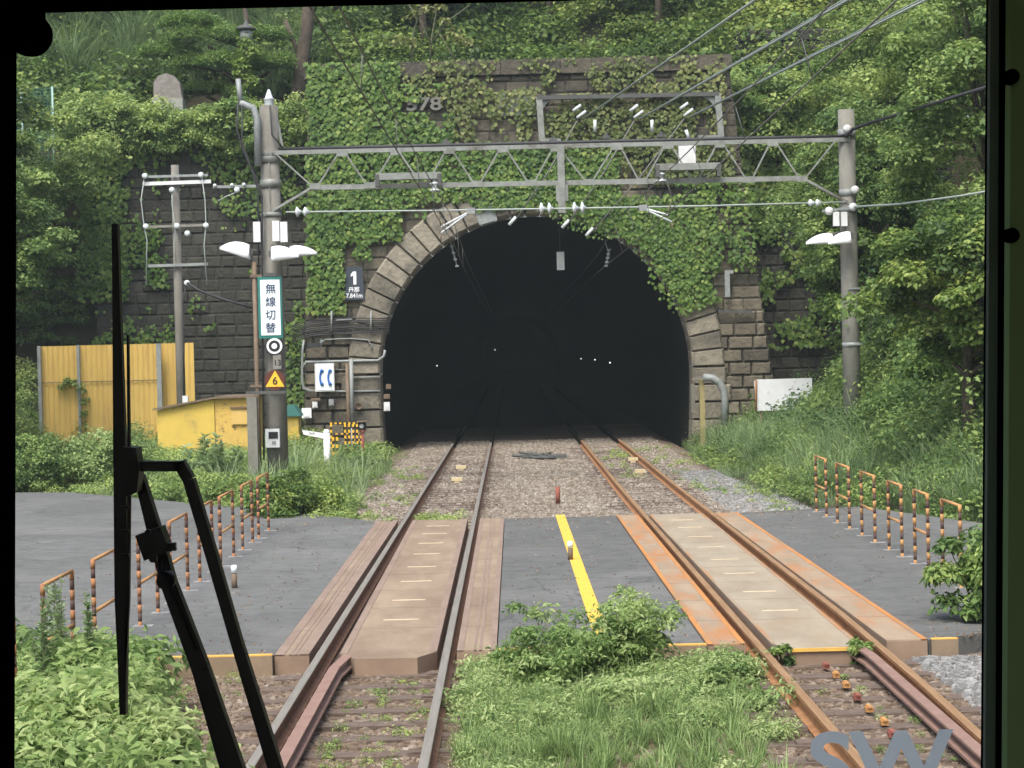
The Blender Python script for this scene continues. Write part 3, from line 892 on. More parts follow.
def flood(parent, wide, tip, h0, h1, Y, name='lamp_shade'):
    """white trough shaped shade: a half-ellipse loft from the wide end to the tip"""
    a, b = P(*wide, Y), P(*tip, Y); mb = MB(); ns, k = 7, 9
    for i in range(ns):
        s = i/(ns-1); c = a + (b-a)*s; h = h0*(1-s**2.2) + h1*s; wd = .17*(1-.75*s**1.5)
        for j in range(k):
            an = math.pi*j/(k-1)
            mb.v.append(Vector((c.x, c.y-math.cos(an)*wd, c.z - .03 + math.sin(an)*h)))
        
    for i in range(ns-1):
        for j in range(k-1): mb.face([i*k+j, i*k+j+1, (i+1)*k+j+1, (i+1)*k+j], 0, .5, True)
        mb.face([i*k, i*k+k-1, (i+1)*k+k-1, (i+1)*k])
    mb.face(list(range(k))); mb.face([(ns-1)*k+j for j in range(k)])
    return mb.build(name, M['lamp_white'], parent)
def floodlamp(loc, label, wide, tip, arm_from, Y, h0=.26):
    o = empty('floodlight', P(*wide, Y), label, 'floodlight', 'white floodlights on the overhead line poles')
    flood(o, wide, tip, h0, .05, Y)
    mb = MB(); mb.tube([P(*arm_from, Y+.1), P(wide[0], wide[1]-8, Y)], .03, 6)
    mb.obox(P(wide[0], wide[1]-6, Y), (.13, .13, .12)); mb.build('mounting_arm', M['truss_dark'], o)
    return o
floodlamp(None, 'white floodlight pointing left on the left pole', (250, 258), (220, 248), (262, 252), YT-.3, .31)
floodlamp(None, 'white floodlight on the left pole, the nearer of the two pointing right', (272, 260), (299, 256), (272, 245), YT-.45, .31)
floodlamp(None, 'white floodlight on the left pole with its tip reaching furthest right', (290, 255), (317, 253), (276, 246), YT-.2, .22)
floodlamp(None, 'white floodlight on the right pole with its tip pointing left', (832, 242), (806, 243), (846, 232), YT-.3, .22)
floodlamp(None, 'short white floodlight tucked against the right pole', (850, 242), (828, 243), (847, 230), YT-.45, .25)

# brown steel mast and square post beside the left pole
o = empty('steel_mast', (P(255, 300, YT).x, YT-.2, -.3), 'rusty brown steel mast standing against the left concrete pole', 'mast')
mb = MB(); q = P(254, 262, YT-.3); mb.tube([Vector((q.x, q.y, -.4)), q], .05, 8); mb.build('shaft', M['steel_brown'], o)
mb = MB(); mb.bar(P(250, 276, YT-.34), P(262, 276, YT-.34), .06, .05); mb.bar(P(250, 386, YT-.34), P(262, 386, YT-.34), .05, .05); mb.build('clamp', M['steel_brown'], o)
o = empty('square_post', (P(252, 430, YT-1).x, YT-1, -.3), 'low square concrete post with a steel crossbar in front of the left pole', 'post')
mb = MB(); q = P(252, 397, YT-1); mb.box(q.x-.10, q.x+.10, YT-1.1, YT-.9, -.4, q.z); mb.build('shaft', M['concrete'], o)
mb = MB(); mb.bar(P(246, 393, YT-1), P(286, 392, YT-1), .06, .06); mb.build('crossbar', M['truss_dark'], o)

# signs on the left pole
def board(mb, x0, y0, x1, y1, Y, d=.03, mi=0):
    a, b = P(x0, y0, Y), P(x1, y1, Y); c = (a+b)/2
    mb.box(min(a.x, b.x), max(a.x, b.x), Y-d, Y, min(a.z, b.z), max(a.z, b.z), mi); return c
YS = YT-.34
o = empty('radio_sign', P(270, 307, YS), 'tall white vertical sign with green edges and four dark characters on the left pole', 'sign')
mb = MB(); board(mb, 257.5, 277, 283, 338, YS, .03); mb.build('frame', M['sign_green'], o)
mb = MB(); board(mb, 260, 280, 281, 335, YS-.031, .012); mb.build('board', M['sign_white'], o)
for ch, y in zip('無線切替', (289.5, 302.5, 315.5, 328.5)):
    text(ch, px(10.6), P(270.7, y, YS-.048), M['sign_navy'], o, 'character', .003, bold=.002)
mb = MB(); board(mb, 264, 273, 277, 277, YS); mb.build('hood', M['truss_dark'], o)
o = empty('round_target', P(274, 346, YS), 'round black and white target disc below the vertical white sign', 'sign')
c = P(274.5, 346, YS)
mb = MB(); mb.lathe(c, [(px(9.5), 0), (px(9.5), -.02)], 28, axis='Y'); mb.build('disc', M['black'], o)
mb = MB(); mb.lathe(c, [(px(7.8), -.021), (px(7.8), -.027)], 28, axis='Y'); mb.build('white_ring', M['white'], o)
mb = MB(); mb.lathe(c, [(px(5.6), -.028), (px(5.6), -.034)], 28, axis='Y'); mb.build('black_ring', M['black'], o)
mb = MB(); mb.lathe(c, [(px(2.8), -.035), (px(2.8), -.041)], 28, axis='Y'); mb.build('bullseye', M['white'], o)
o = empty('number_plate', P(277, 362, YS), 'small cream plate with the number 13 between the target and the triangle', 'plate')
mb = MB(); board(mb, 273, 355, 281.5, 369, YS, .02); mb.build('plate', M['concrete_pale'], o)
text('13', px(8), P(277.3, 363, YS-.025), M['black'], o, 'digits', .002, bold=.002)
o = empty('warning_sign', P(275, 380, YS), 'yellow triangle with the figure 6 on a dark brown disc', 'sign')
c = P(275, 380, YS)
mb = MB(); mb.lathe(c, [(px(10), 0), (px(10), -.02)], 28, axis='Y'); mb.build('disc', M['sign_brown'], o)
mb = MB(); mb.prism([P(275, 370.5, YS-.022), P(265.5, 387, YS-.022), P(284.5, 386.6, YS-.022)], Vector((0, -.008, 0))); mb.build('triangle', M['sign_yellow'], o)
text('6', px(10.5), P(275, 381.2, YS-.034), M['black'], o, 'digit', .002, bold=.004)
o = empty('meter_box', P(273, 437, YS), 'grey electric meter box with a dark window low on the left pole', 'meter box')
mb = MB(); board(mb, 266, 429, 280.5, 447, YS+.05, .14); mb.build('housing', M['grey_white'], o)
mb = MB(); board(mb, 268.5, 432, 278, 438.5, YS-.091, .01); mb.build('window', M['black'], o)
mb = MB(); board(mb, 272, 441, 276, 444.5, YS-.091, .008); mb.build('label_plate', M['galv'], o)

# right pole
pr = P(849, 250, YT)
rp = empty('catenary_pole', (pr.x, YT, .8), 'concrete overhead line pole rising from the grassy slope on the right', 'pole', 'concrete poles of the overhead line')
mb = MB(); top = P(843, 110, YT)
mb.tube([Vector((pr.x, YT, .2)), Vector((pr.x, YT, 4)), Vector((pr.x, YT, top.z))], [.19, .183, .172], 20)
mb.build('pole_shaft', M['concrete_pale'], rp)
mb = MB()
for y, h in ((134, 9), (193, 7), (210, 5), (345, 5)):
    z = P(848, y, YT).z; mb.tube([Vector((pr.x, YT, z-px(h)/2)), Vector((pr.x, YT, z+px(h)/2))], .188, 20)
mb.bar(P(848, 345, YT-.2), P(862, 344, YT-.2), .025, .025); mb.bar(P(848, 289, YT-.2), P(861, 288, YT-.2), .025, .025)
mb.bar(P(822, 211, YT-.3), P(858, 207, YT-.3), .045, .045)
mb.build('clamp_band', M['galv'], rp)
mb = MB()
for a, b in ((847, 129), (855, 190), (853, 207), (829, 211)):
    c = P(a, b, YT-.3); mb.lathe(c, [(.03, -.10), (.075, -.08), (.09, -.02), (.05, 0), (.09, .02), (.075, .08), (.03, .10)], 12, axis='Y')
mb.build('insulator', M['grey_white'], rp)
mb = MB()
for a in (836, 844): mb.obox(P(a, 219, YT-.32), (px(6), .09, px(14)))
mb.build('junction_box', M['grey_white'], rp)

# truss beam
tr = empty('truss_beam', P(560, 165, YT), 'grey steel lattice beam spanning both tracks between the two concrete poles', 'beam')
def chord_y(x, l, r, xl=265, xr=850): return l + (r-l)*(x-xl)/(xr-xl)
for nm, mt_, l, r, xa, xb, wpx in (('top_chord', M['truss'], 153, 139.5, 264, 850, 4.2), ('bottom_chord', M['truss'], 188.5, 177.5, 312, 805, 5)):
    mb = MB()
    for dy in (0, .32): mb.bar(P(xa, chord_y(xa, l, r), YT+dy-.16), P(xb, chord_y(xb, l, r), YT+dy-.16), .06, px(wpx), ref=Vector((0,0,1)))
    mb.build(nm, mt_, tr)
mb = MB(); mb.tube([P(262, 149.5, YT), P(430, 145.6, YT-.15), P(600, 141.6, YT-.15), P(760, 138, YT-.15), P(852, 136, YT-.15)], .04, 6)
mb.build('trunk_cable', M['cable'], tr)
tops = [273, 342, 396, 449, 503, 556, 617, 668, 720, 773, 838]
bots = [315, 370, 424, 477, 531, 589, 642, 695, 749, 802]
mb = MB()
for i, bx in enumerate(bots):
    for tx, s in ((tops[i], -1), (tops[i+1], 1)):
        off = 3.5
        for dy in (-.16, .16):
            mb.bar(P(bx+s*off*.8, chord_y(bx, 187, 178), YT+dy), P(tx-s*off*.8, chord_y(tx, 154, 140.5), YT+dy), .03, px(3.3), ref=Vector((0,0,1)) if False else Vector((0,1,0)))
mb.build('lattice', M['truss'], tr)
mb = MB()
for x in bots+tops[1:-1]:
    y = chord_y(x, 187, 178) if x in bots else chord_y(x, 155, 141.5)
    mb.obox(P(x, y, YT-.20), (px(11), .012, px(6)))
mb.build('gusset', M['truss'], tr)
mb = MB()
for dy in (-.13, .13):
    mb.bar(P(264, 216, YT+dy), P(315, 186, YT+dy), .05, px(6)); mb.bar(P(850, 204, YT+dy), P(802, 178, YT+dy), .05, px(6))
mb.build('knee_brace', M['truss'], tr)
mb = MB(); mb.bar(P(560.5, 145, YT-.26), P(562, 213, YT-.26), px(7), .10); mb.obox(P(562, 193, YT-.26), (px(12), .05, px(16)))
mb.build('hanger_post', M['truss'], tr)
for x0, x1, y0, ins in ((376, 441, 177, 435), (656, 720, 167.5, 661)):
    b = MB(); b.bar(P(x0, y0, YT-.42), P(x1, y0-1.4, YT-.42), .22, px(6.5), ref=Vector((0,0,1)))
    b.build('bracket_channel', M['truss'], tr)
    b = MB(); b.obox(P(x0+1.5, y0+4, YT-.42), (px(4), .24, px(12))); b.obox(P(x1-1.5, y0+3, YT-.42), (px(4), .24, px(12))); b.build('end_cap', M['truss_dark'], tr)
    b = MB(); c = P(ins, y0+9, YT-.42)
    b.lathe(c, [(.05, .16), (.05, .08), (.11, .06), (.11, .04), (.05, .03), (.05, -.06), (.12, -.08), (.12, -.10), (.04, -.12)], 12); b.build('post_insulator', M['insul'], tr)
mb = MB()
for x, y in ((606, 137.5), (661, 136), (446, 143), (553, 141)):
    mb.obox(P(x, y, YT-.05), (px(8), .2, px(3))); mb.obox(P(x, y-3, YT-.05), (px(3), .1, px(3)))
mb.build('bolt_plate', M['truss_dark'], tr)
# cross span wire under the beam with its insulators
sp = empty('span_wire', P(560, 207, YT), 'pale cross span wire with white insulators strung below the lattice beam', 'wire')
mb = MB(); mb.tube([P(286, 212, YT-.3), P(430, 210.6, YT-.3), P(562, 208.5, YT-.3), P(700, 206, YT-.3), P(846, 202, YT-.3)], .018, 6)
mb.build('wire', M['cable_light'], sp)
mb = MB()
def discs(mb, x, y, n, Y, r=.12, dx=9):
    for i in range(n):
        c = P(x+i*dx, y, Y); mb.lathe(c, [(.03, -.06), (r, -.03), (r, .0), (.05, .03), (.03, .07)], 12, axis='X')
discs(mb, 542, 208.6, 2, YT-.3, .125, 8); discs(mb, 575, 208, 2, YT-.3, .125, 8)
discs(mb, 298, 211.8, 2, YT-.3, .10, 8); discs(mb, 811, 203, 2, YT-.3, .08, 7)
mb.build('insulator', M['insul'], sp)
sp2 = empty('guy_wire', P(900, 200, YT-2), 'pale stay wire running right from the right hand pole into the trees', 'wire')
mb = MB(); mb.tube([P(851, 207, YT-.3), P(900, 204, YT-1.5), P(960, 196, YT-3.5), P(1030, 184, YT-6)], .022, 6); mb.build('wire', M['cable_light'], sp2)
mb = MB(); mb.tube([P(846, 137, YT-.3), P(853, 129, YT-.5), P(870, 123, YT-1), P(916, 109, YT-3), P(1010, 80, YT-8)], .035, 6)
tag(mb.build('feeder_cable', M['cable']), 'thick dark cable rising right from the top of the right hand pole', 'cable')

# contact wires, messengers and droppers
def wire(name, pts, r, mt, label, cat='wire', group=None):
    mb = MB(); mb.tube(pts, r, 6); return tag(mb.build(name, mt), label, cat, group)
def cat_line(xc, xm, zc, zm, label):
    o = empty('contact_line', (xc, 30, zc), label, 'overhead wire')
    mb = MB(); mb.tube([Vector((xc-.12, -20, zc)), Vector((xc+.1, YT, zc)), Vector((xc, 58, zc)), Vector((xc, 130, zc-.1))], .0075, 6); mb.build('contact_wire', M['wire_dark'], o)
    mb = MB(); pts = []
    for y in np.linspace(-20, YT, 14):
        pts.append(Vector((xm, y, zm + .35*((y-11)/31)**2 - .3)))
    pts += [Vector((xm, 58, zm-.25)), Vector((xm, 130, zm-.3))]
    mb.tube(pts, .008, 6); mb.build('messenger_wire', M['wire_dark'], o)
    for y in range(17, 56, 5):
        b = MB(); i = np.interp(y, [p.y for p in pts], [p.z for p in pts]); b.tube([Vector((xm, y, i)), Vector((lerp(y, [-20, YT, 58], [xc-.12, xc+.1, xc]), y, zc))], .006, 5)
        b.build('dropper', M['wire_dark'], o)
    return o
cat_line(-1.23, -1.20, 4.93, 5.55, 'dark contact wire over the left track with its messenger and droppers')
cat_line(2.60, 2.52, 4.95, 5.6, 'dark contact wire over the right track with its messenger and droppers')
# steady arms
for (a, bs, sg) in (((471, 211), ((441, 227), (441, 233)), 'left'), ((643, 208), ((668, 215), (672, 222)), 'right')):
    o = empty('steady_arm', P(*a, YT-.3), 'pair of pale steady arms pulling the wires over the %s track' % sg, 'steady arm')
    mb = MB(); mb.obox(P(*a, YT-.3), (px(8), .12, px(6)))
    mb.build('clamp', M['galv'], o)
    mb = MB()
    for b in bs: mb.tube([P(*a, YT-.3), P(*b, YT-.5)], .022, 6)
    mb.build('rod', M['insul'], o)
    mb = MB(); e = bs[1]; mb.tube([P(e[0], e[1], YT-.5), P(e[0], e[1]+8, YT-.5)], .015, 6); mb.tube([P(bs[0][0], bs[0][1], YT-.5), P(bs[0][0]+(-3 if sg == 'left' else 3), bs[0][1]-14, YT-.5)], .012, 5)
    mb.build('drop_bracket', M['steel_brown'], o)
# feeders anchored on the portal wall
for i, ((ax, ay), (bx, by), (jx, jy), lb) in enumerate((((583, 119), (755, 0), (515, 221), 'leftmost'), ((640, 119), (848, 0), (568, 224), 'middle'), ((690, 117), (926, 0), (592, 232), 'rightmost'))):
    A, B = P(ax, ay, YP-.6), P(bx, by, 38)
    E = A + (B-A)*2.2
    o = empty('feeder_line', A, 'pale feeder wire anchored on the upper portal wall, %s of the three' % lb, 'wire')
    mb = MB(); mb.tube([A, B, E], .026, 6)
    if i: mb.tube([A+Vector((0,0,.02)), B+Vector((.05,0,.08)), E+Vector((.12,0,.2))], .016, 5)
    mb.build('wire', M['cable_light'], o)
    mb = MB()
    for q0, q1 in (((ax-10, ay-8), (ax-2, ay-14)), ((ax-6, ay-1), (ax+3, ay-8))):
        a_, b_ = P(*q0, YP-.5), P(*q1, YP-.5); mb.tube([a_, b_], .045, 8)
    a_, b_ = P(ax+12-8*(i == 2), ay+1, YP-.5), P(ax+12-6*(i == 2), ay+13, YP-.5)
    if i == 2: a_, b_ = P(686, 130, YP-.5), P(689, 139, YP-.5)
    mb.tube([a_, b_], .05, 8); mb.build('insulator', M['insul'], o)
    mb = MB(); mb.tube([P(ax-6, ay+2, YP-.5), P((ax+jx)/2-2, (ay+jy)/2+4, YP-.5), P(jx, jy, YP-.5)], .022, 6); mb.build('jumper', M['wire_dark'], o)
    mb = MB(); mb.tube([P(jx+1, jy-4, YP-.45), P(jx-6, jy+4, YP-.45)], .05, 8); mb.build('entry_insulator', M['insul'], o)
for (x0, y0, x1, y1, lb) in ((450, 240, 457, 266, 'small insulator string hanging in the tunnel mouth, upper left of the arch'), (609, 250, 606, 266, 'small insulator string hanging in the tunnel mouth, upper right of the arch')):
    a_, b_ = P(x0, y0, YP+.3), P(x1, y1, YP+.3); mb = MB()
    for k in range(5): mb.obox(a_+(b_-a_)*k/4, (.10, .10, .05))
    mb.tube([a_, b_], .025, 6); tag(mb.build('insulator_string', M['galv']), lb, 'insulator')
o = empty('hanging_sign', P(560, 261, YP+1.5), 'small blank white plate hanging from the tunnel crown', 'plate')
mb = MB(); board(mb, 556.5, 252, 564.5, 270, YP+1.5, .06); mb.build('plate', M['grey_white'], o)
mb = MB(); q = P(560, 252, YP+1.5); mb.tube([q, Vector((q.x, q.y, TZ+TR))], .015, 5); mb.build('hanger', M['truss_dark'], o)
# steel anchor frame on the wall
o = empty('anchor_frame', P(630, 115, YP-.3), 'grey steel rectangular frame bolted on the upper portal wall around the feeder anchors', 'frame')
YF_ = YP-.38
mb = MB(); mb.bar(P(537, 98, YF_), P(719, 94, YF_), .12, px(5, YF_)); mb.build('top_rail', M['truss_dark'], o)
for a, b in (((539, 97), (542, 141)), ((717.5, 94), (721, 137))):
    b_ = MB(); b_.bar(P(*a, YF_), P(*b, YF_), px(6, YF_), .14); b_.build('upright', M['truss'], o)
mb = MB(); mb.bar(P(541, 141, YF_), P(561, 140.5, YF_), .12, px(5, YF_)); mb.bar(P(698, 137.5, YF_), P(722, 137, YF_), .12, px(5, YF_)); mb.bar(P(541, 143.5, YF_+.1), P(722, 139.5, YF_+.1), .03, .03); mb.build('foot_rail', M['truss'], o)
mb = MB(); mb.prism([P(541, 99, YF_+.02), P(553, 99, YF_+.02), P(546, 104, YF_+.02), P(541, 112, YF_+.02)], Vector((0, .02, 0)))
mb.prism([P(717, 96, YF_+.02), P(702, 96, YF_+.02), P(711, 102, YF_+.02), P(717, 111, YF_+.02)], Vector((0, .02, 0))); mb.build('gusset', M['truss'], o)
mb = MB(); board(mb, 678, 145, 695, 165, YT+1.2, .2); tag(mb.build('equipment_box', M['grey_white']), 'pale grey equipment box seen through the right half of the lattice beam', 'box')
q = P(686, 145, YT+1.2); bb = bpy.data.objects['equipment_box']

# ------------------------------------------------------------------ signs, pipes and boxes on the portal
YQ = YP-.24
o = empty('tunnel_sign', P(354, 284, YQ), 'dark slate sign with a white 1 and small lettering left of the arch', 'sign')
mb = MB(); mb.prism([P(346.5, 267, YQ), P(362, 266.7, YQ), P(364.8, 299.8, YQ), P(344.3, 300.2, YQ)], Vector((0, .04, 0))); mb.build('board', M['sign_slate'], o)
mb = MB(); mb.prism([P(353, 271.5, YQ-.012), P(356.2, 271.5, YQ-.012), P(356.4, 284.5, YQ-.012), P(353.4, 284.5, YQ-.012), P(353.3, 275.5, YQ-.012), P(350.8, 276.8, YQ-.012), P(350.7, 274.3, YQ-.012)], Vector((0, -.004, 0))); mb.build('number', M['white'], o)
text('丹那', px(5.6, YQ), P(354, 290, YQ-.012), M['white'], o, 'name_characters', .003, bold=.003)
text('7.841m', px(6.2, YQ), P(354.3, 295.8, YQ-.012), M['white'], o, 'length_text', .003, bold=.003, sx=.9)
o = empty('telephone_sign', P(325, 377, YQ-.1), 'white lit style box sign with two blue telephone handsets on the left jamb', 'sign')
mb = MB(); board(mb, 315, 363.5, 335, 391, YQ-.05, .14); mb.build('box', M['grey_white'], o)
mb = MB(); board(mb, 316.2, 364.8, 333.8, 389.8, YQ-.191, .01); mb.build('face', M['sign_white'], o)
for cx in (321, 329.2):
    b = MB(); pts = []
    for i in range(9):
        a = math.radians(110+140*i/8); pts.append(P(cx+3.2+4.2*math.cos(a), 377.3-8.2*math.sin(a), YQ-.21))
    b.tube(pts, [.05,.055,.035,.03,.03,.03,.035,.055,.05], 6)
    b.build('handset', M['sign_blue'], o)
mb = MB()
def pxtube(mb, pts, r, Y): mb.tube([P(a, b, Y) for a, b in pts], r, 8)
pxtube(mb, [(315, 391.5), (309, 390), (303.5, 388), (302, 381), (302.5, 350), (304, 340)], .035, YQ)
pxtube(mb, [(302.5, 388), (310, 391), (350, 391.5), (380, 391)], .03, YQ)
pxtube(mb, [(303, 368), (306, 362), (330, 361.5), (356, 361), (378, 360.5), (384, 356), (385, 350)], .04, YQ)
pxtube(mb, [(322, 344), (325, 339.5), (350, 338.5), (368, 340), (372, 346), (371, 350)], .018, YQ)
pxtube(mb, [(352, 377.5), (380, 377)], .02, YQ); pxtube(mb, [(335, 369), (345, 370)], .012, YQ)
tag(mb.build('conduit', M['galv']), 'looped grey conduit pipes fixed around the telephone sign on the jamb', 'pipe')
mb = MB(); pxtube(mb, [(351, 359), (352, 428)], .065, YQ-.3); q = P(352, 428, YQ-.3); mb.tube([q, Vector((q.x, q.y, -.3))], .065, 8)
tag(mb.build('pipe_riser', M['galv']), 'grey steel riser pipe with a white cap right of the telephone sign', 'pipe')
mb = MB(); q = P(347, 363, YQ-.35); mb.tube([q, Vector((q.x, q.y, -.3))], .055, 8)
tag(mb.build('pipe_riser', M['steel_brown']), 'brown riser pipe right of the telephone sign', 'pipe')
mb = MB(); random.seed(3)
for k in range(9):
    y = 319 + k*1.9
    pxtube(mb, [(292, y+8), (302, y+4), (312, y+1.5), (330, y), (352, y-.5+random.uniform(-1, 1)), (372, y-.3), (390, y-1)], .016, YQ-.02-.012*(k % 3))
tag(mb.build('cable_bundle', M['cable']), 'bundle of thin dark cables crossing the left jamb above the telephone sign', 'cable')
mb = MB()
for x in (331.5, 371): mb.tube([P(x, 311, YQ-.1), P(x, 331, YQ-.1)], .03, 6)
mb.bar(P(336, 320, YQ-.1), P(352, 319, YQ-.1), .03, .03)
tag(mb.build('cable_hanger', M['galv']), 'pale ladder like brackets that hold the cable bundle', 'bracket')
o = empty('camera_box', P(315, 345, YQ-.2), 'dark elongated camera housing on a bracket above the telephone sign', 'camera')
mb = MB(); mb.obox(P(314, 345, YQ-.25), (px(13, YQ), .16, px(4.5, YQ))); mb.build('housing', M['cable'], o)
mb = MB(); mb.bar(P(320, 343, YQ-.1), P(323, 340, YQ-.1), .05, .05); mb.bar(P(321, 347, YQ-.1), P(321, 339, YQ-.1), .03, .03); mb.build('bracket', M['galv'], o)
for (x0, y0, x1, y1, mt_, nm, lb) in ((302, 408, 311.5, 418, 'white', 'white_box', 'small square white box below left of the telephone sign'),
        (311, 398, 320, 401, 'steel_brown', 'control_box', 'brown topped control box under the telephone sign'),
        (312.5, 401.5, 317.5, 408, 'grey_white', 'gauge_box', 'tiny pale gauge box with a dark eye under the control box'),
        (329, 399, 334, 406, 'galv', 'switch_box', 'small grey switch box right of the gauge box'),
        (384, 402, 390, 411, 'grey_white', 'wall_box', 'pale box at the inner left edge of the tunnel mouth'),
        (386, 384, 391, 389, 'steel_brown', 'horn_unit', 'upper brown round fitting at the left edge of the tunnel mouth'),
        (384, 394, 390, 399, 'steel_brown', 'horn_unit', 'lower brown fitting at the left edge of the tunnel mouth')):
    b = MB(); Yb = YQ-.05 if x0 < 380 else YP-.3
    c = P((x0+x1)/2, (y0+y1)/2, Yb); wd, hh = px(x1-x0, Yb), px(y1-y0, Yb)
    b.obox(c, (wd, .14, hh)); b.obox(c+Vector((0, -.08, -hh*.1)), (wd*.6, .03, hh*.5)); b.obox(c+Vector((0, .08, 0)), (wd*.5, .1, hh*.4))
    tag(b.build(nm, M[mt_]), lb, nm.replace('_', ' '))
mb = MB(); c = P(359, 406, YQ); mb.lathe(c, [(.06, 0), (.11, -.10), (.09, -.10), (.05, -.03)], 14, axis='Y'); tag(mb.build('horn_speaker', M['steel_brown']), 'small round brown horn on the jamb stones left of the mouth', 'speaker')
# yellow black barrier frame, signal on red post, white arrow signs in the weeds
YB = 54.0
o = empty('striped_barrier', P(346, 440, YB), 'small yellow and black striped mesh barrier at the foot of the left jamb', 'barrier')
mb = MB()
def striped(mb, a, b, w_, n, mis=(0, 1)):
    a, b = Vector(a), Vector(b)
    for i in range(n): mb.bar(a+(b-a)*i/n, a+(b-a)*(i+1)/n, w_, w_, mis[i % 2])
for x in (331, 345, 349, 353, 357, 361): striped(mb, P(x, 424, YB), Vector((P(x, 424, YB).x, YB, -.25)), .05, 14)
striped(mb, P(330, 423.5, YB), P(362, 423, YB), .045, 14); striped(mb, P(330, 434, YB), P(362, 433.5, YB), .03, 12)
striped(mb, P(344, 440, YB), P(362, 440, YB), .03, 8)
mb.build('bars', [M['sign_yellow'], M['black']], o)
o = empty('striped_barrier', P(337, 440, YB-.8), 'short yellow and black striped post pair left of the mesh barrier', 'barrier')
mb = MB()
for x in (333, 337): striped(mb, P(x, 437, YB-.8), Vector((P(x, 437, YB-.8).x, YB-.8, -.25)), .06, 8)
mb.build('bars', [M['sign_yellow'], M['black']], o)
YG = 50.0
o = empty('ground_signal', P(362, 425, YG), 'small black signal head on a thin red post left of the tunnel mouth', 'signal')
mb = MB(); mb.obox(P(362, 425.5, YG), (.20, .18, .20)); mb.build('head', M['black'], o)
mb = MB(); mb.obox(P(362, 421.5, YG-.06), (.26, .3, .025)); mb.build('hood', M['steel_brown'], o)
mb = MB(); mb.lathe(P(361.5, 426, YG-.09), [(.055, 0), (.055, -.012)], 14, axis='Y'); mb.build('lens', M['grey_white'], o)
mb = MB(); q = P(362.5, 430, YG); mb.tube([q, Vector((q.x, YG, -.3))], .035, 8); mb.lathe(q+Vector((0,0,-.06)), [(.02, -.05), (.09, .06), (.03, .08)], 10); mb.build('post', M['red_post'], o)
YA = 49.0
o = empty('arrow_sign', P(318, 434, YA), 'white slanted arrow board with dark marks on a round topped white post in the weeds', 'sign')
mb = MB(); mb.prism([P(302, 430, YA-.06), P(303.5, 434.5, YA-.06), P(328, 439.5, YA-.06), P(329, 434, YA-.06)], Vector((0, .03, 0))); mb.build('board', M['white'], o)
mb = MB(); q = P(326.5, 431, YA); mb.tube([Vector((q.x, YA, -.3)), Vector((q.x, YA, q.z-.05))], .085, 12); mb.lathe(Vector((q.x, YA, q.z-.06)), [(.085, 0), (.08, .05), (.05, .09), (.01, .1)], 12); mb.build('post', M['white'], o)
text('>>', px(5, YA), P(312, 433.6, YA-.068), M['black'], o, 'marks', .002)
o = empty('storage_bin', (P(293, 415, 56).x, 56, -.3), 'small yellow and teal topped bin between the left pole and the portal jamb', 'bin')
a_, b_ = P(286, 416, 56), P(300, 426, 56)
mb = MB(); mb.box(a_.x, b_.x, 55.6, 56.3, -.3, a_.z); mb.build('body', M['yellow_shed'], o)
mb = MB(); t_ = P(292, 405, 56); mb.prism([Vector((a_.x-.08, 55.5, a_.z)), Vector((b_.x+.08, 55.5, a_.z)), Vector((b_.x-.1, 55.5, t_.z)), Vector((a_.x+.1, 55.5, t_.z))], Vector((0, .85, 0))); mb.build('lid', M['teal'], o)

# right of the portal: white board, pipe bend, yellow post, stay rod
YW = 55.0
o = empty('sheet_barrier', P(783, 392, YW), 'dirty white sheet panel standing in the grass right of the portal', 'panel')
mb = MB(); mb.prism([P(754, 381, YW), P(757, 379.5, YW), P(812, 378, YW), P(812.5, 409, YW), P(757, 411, YW)], Vector((0, .05, 0)))
mb.build('sheet', mat('white_sheet', (.62,.63,.65), .6, (.7,.71,.73), 3, c3=(.40,.38,.36), s3=2.0, thr3=(.58,.66)), o)
mb = MB(); 
for x in (760, 785, 808): q = P(x, 380, YW+.08); mb.bar(q, Vector((q.x, q.y, -.2)), .06, .06)
mb.build('post', M['steel_brown'], o)
mb = MB(); mb.tube([P(756, 380, YW-.03), P(756, 411, YW-.03)], .03, 6); mb.build('rusty_edge', M['rust_side'], o)
mb = MB(); pxtube(mb, [(703, 377.5), (712, 378), (719, 382), (723.5, 390), (725, 400), (725, 425)], .11, 56.5)
tag(mb.build('pipe_bend', M['galv']), 'fat pale pipe bending down into the grass at the right jamb', 'pipe')
o = empty('yellow_post', P(701, 395, 56.8), 'yellow post with a brown bar at the right edge of the tunnel mouth', 'post')
mb = MB(); q = P(701.5, 379, 56.8); mb.box(q.x-.07, q.x+.07, 56.7, 56.9, -.3, q.z); mb.build('shaft', mat('dull_yellow', (.26,.22,.10), .8, (.34,.29,.13), 6), o)
mb = MB(); mb.bar(P(692, 379, 56.6), P(706, 376, 56.6), .05, .05); mb.bar(P(693, 384, 56.6), P(693, 412, 56.6), .10, .08); mb.build('bar', M['concrete'], o)
mb = MB(); mb.bar(P(727, 272, YP-.25), P(727.5, 297, YP-.25), px(5, YP), .1); mb.obox(P(729, 272, YP-.22), (.25, .08, .1)); tag(mb.build('wall_bracket', M['galv']), 'small grey bracket high on the right jamb stones', 'bracket')
mb = MB(); mb.bar(P(718, 311, YP-.22), P(752, 312, YP-.22), .08, .09); tag(mb.build('wall_ledge', M['truss_dark']), 'thin dark steel ledge across the right jamb stones', 'ledge')

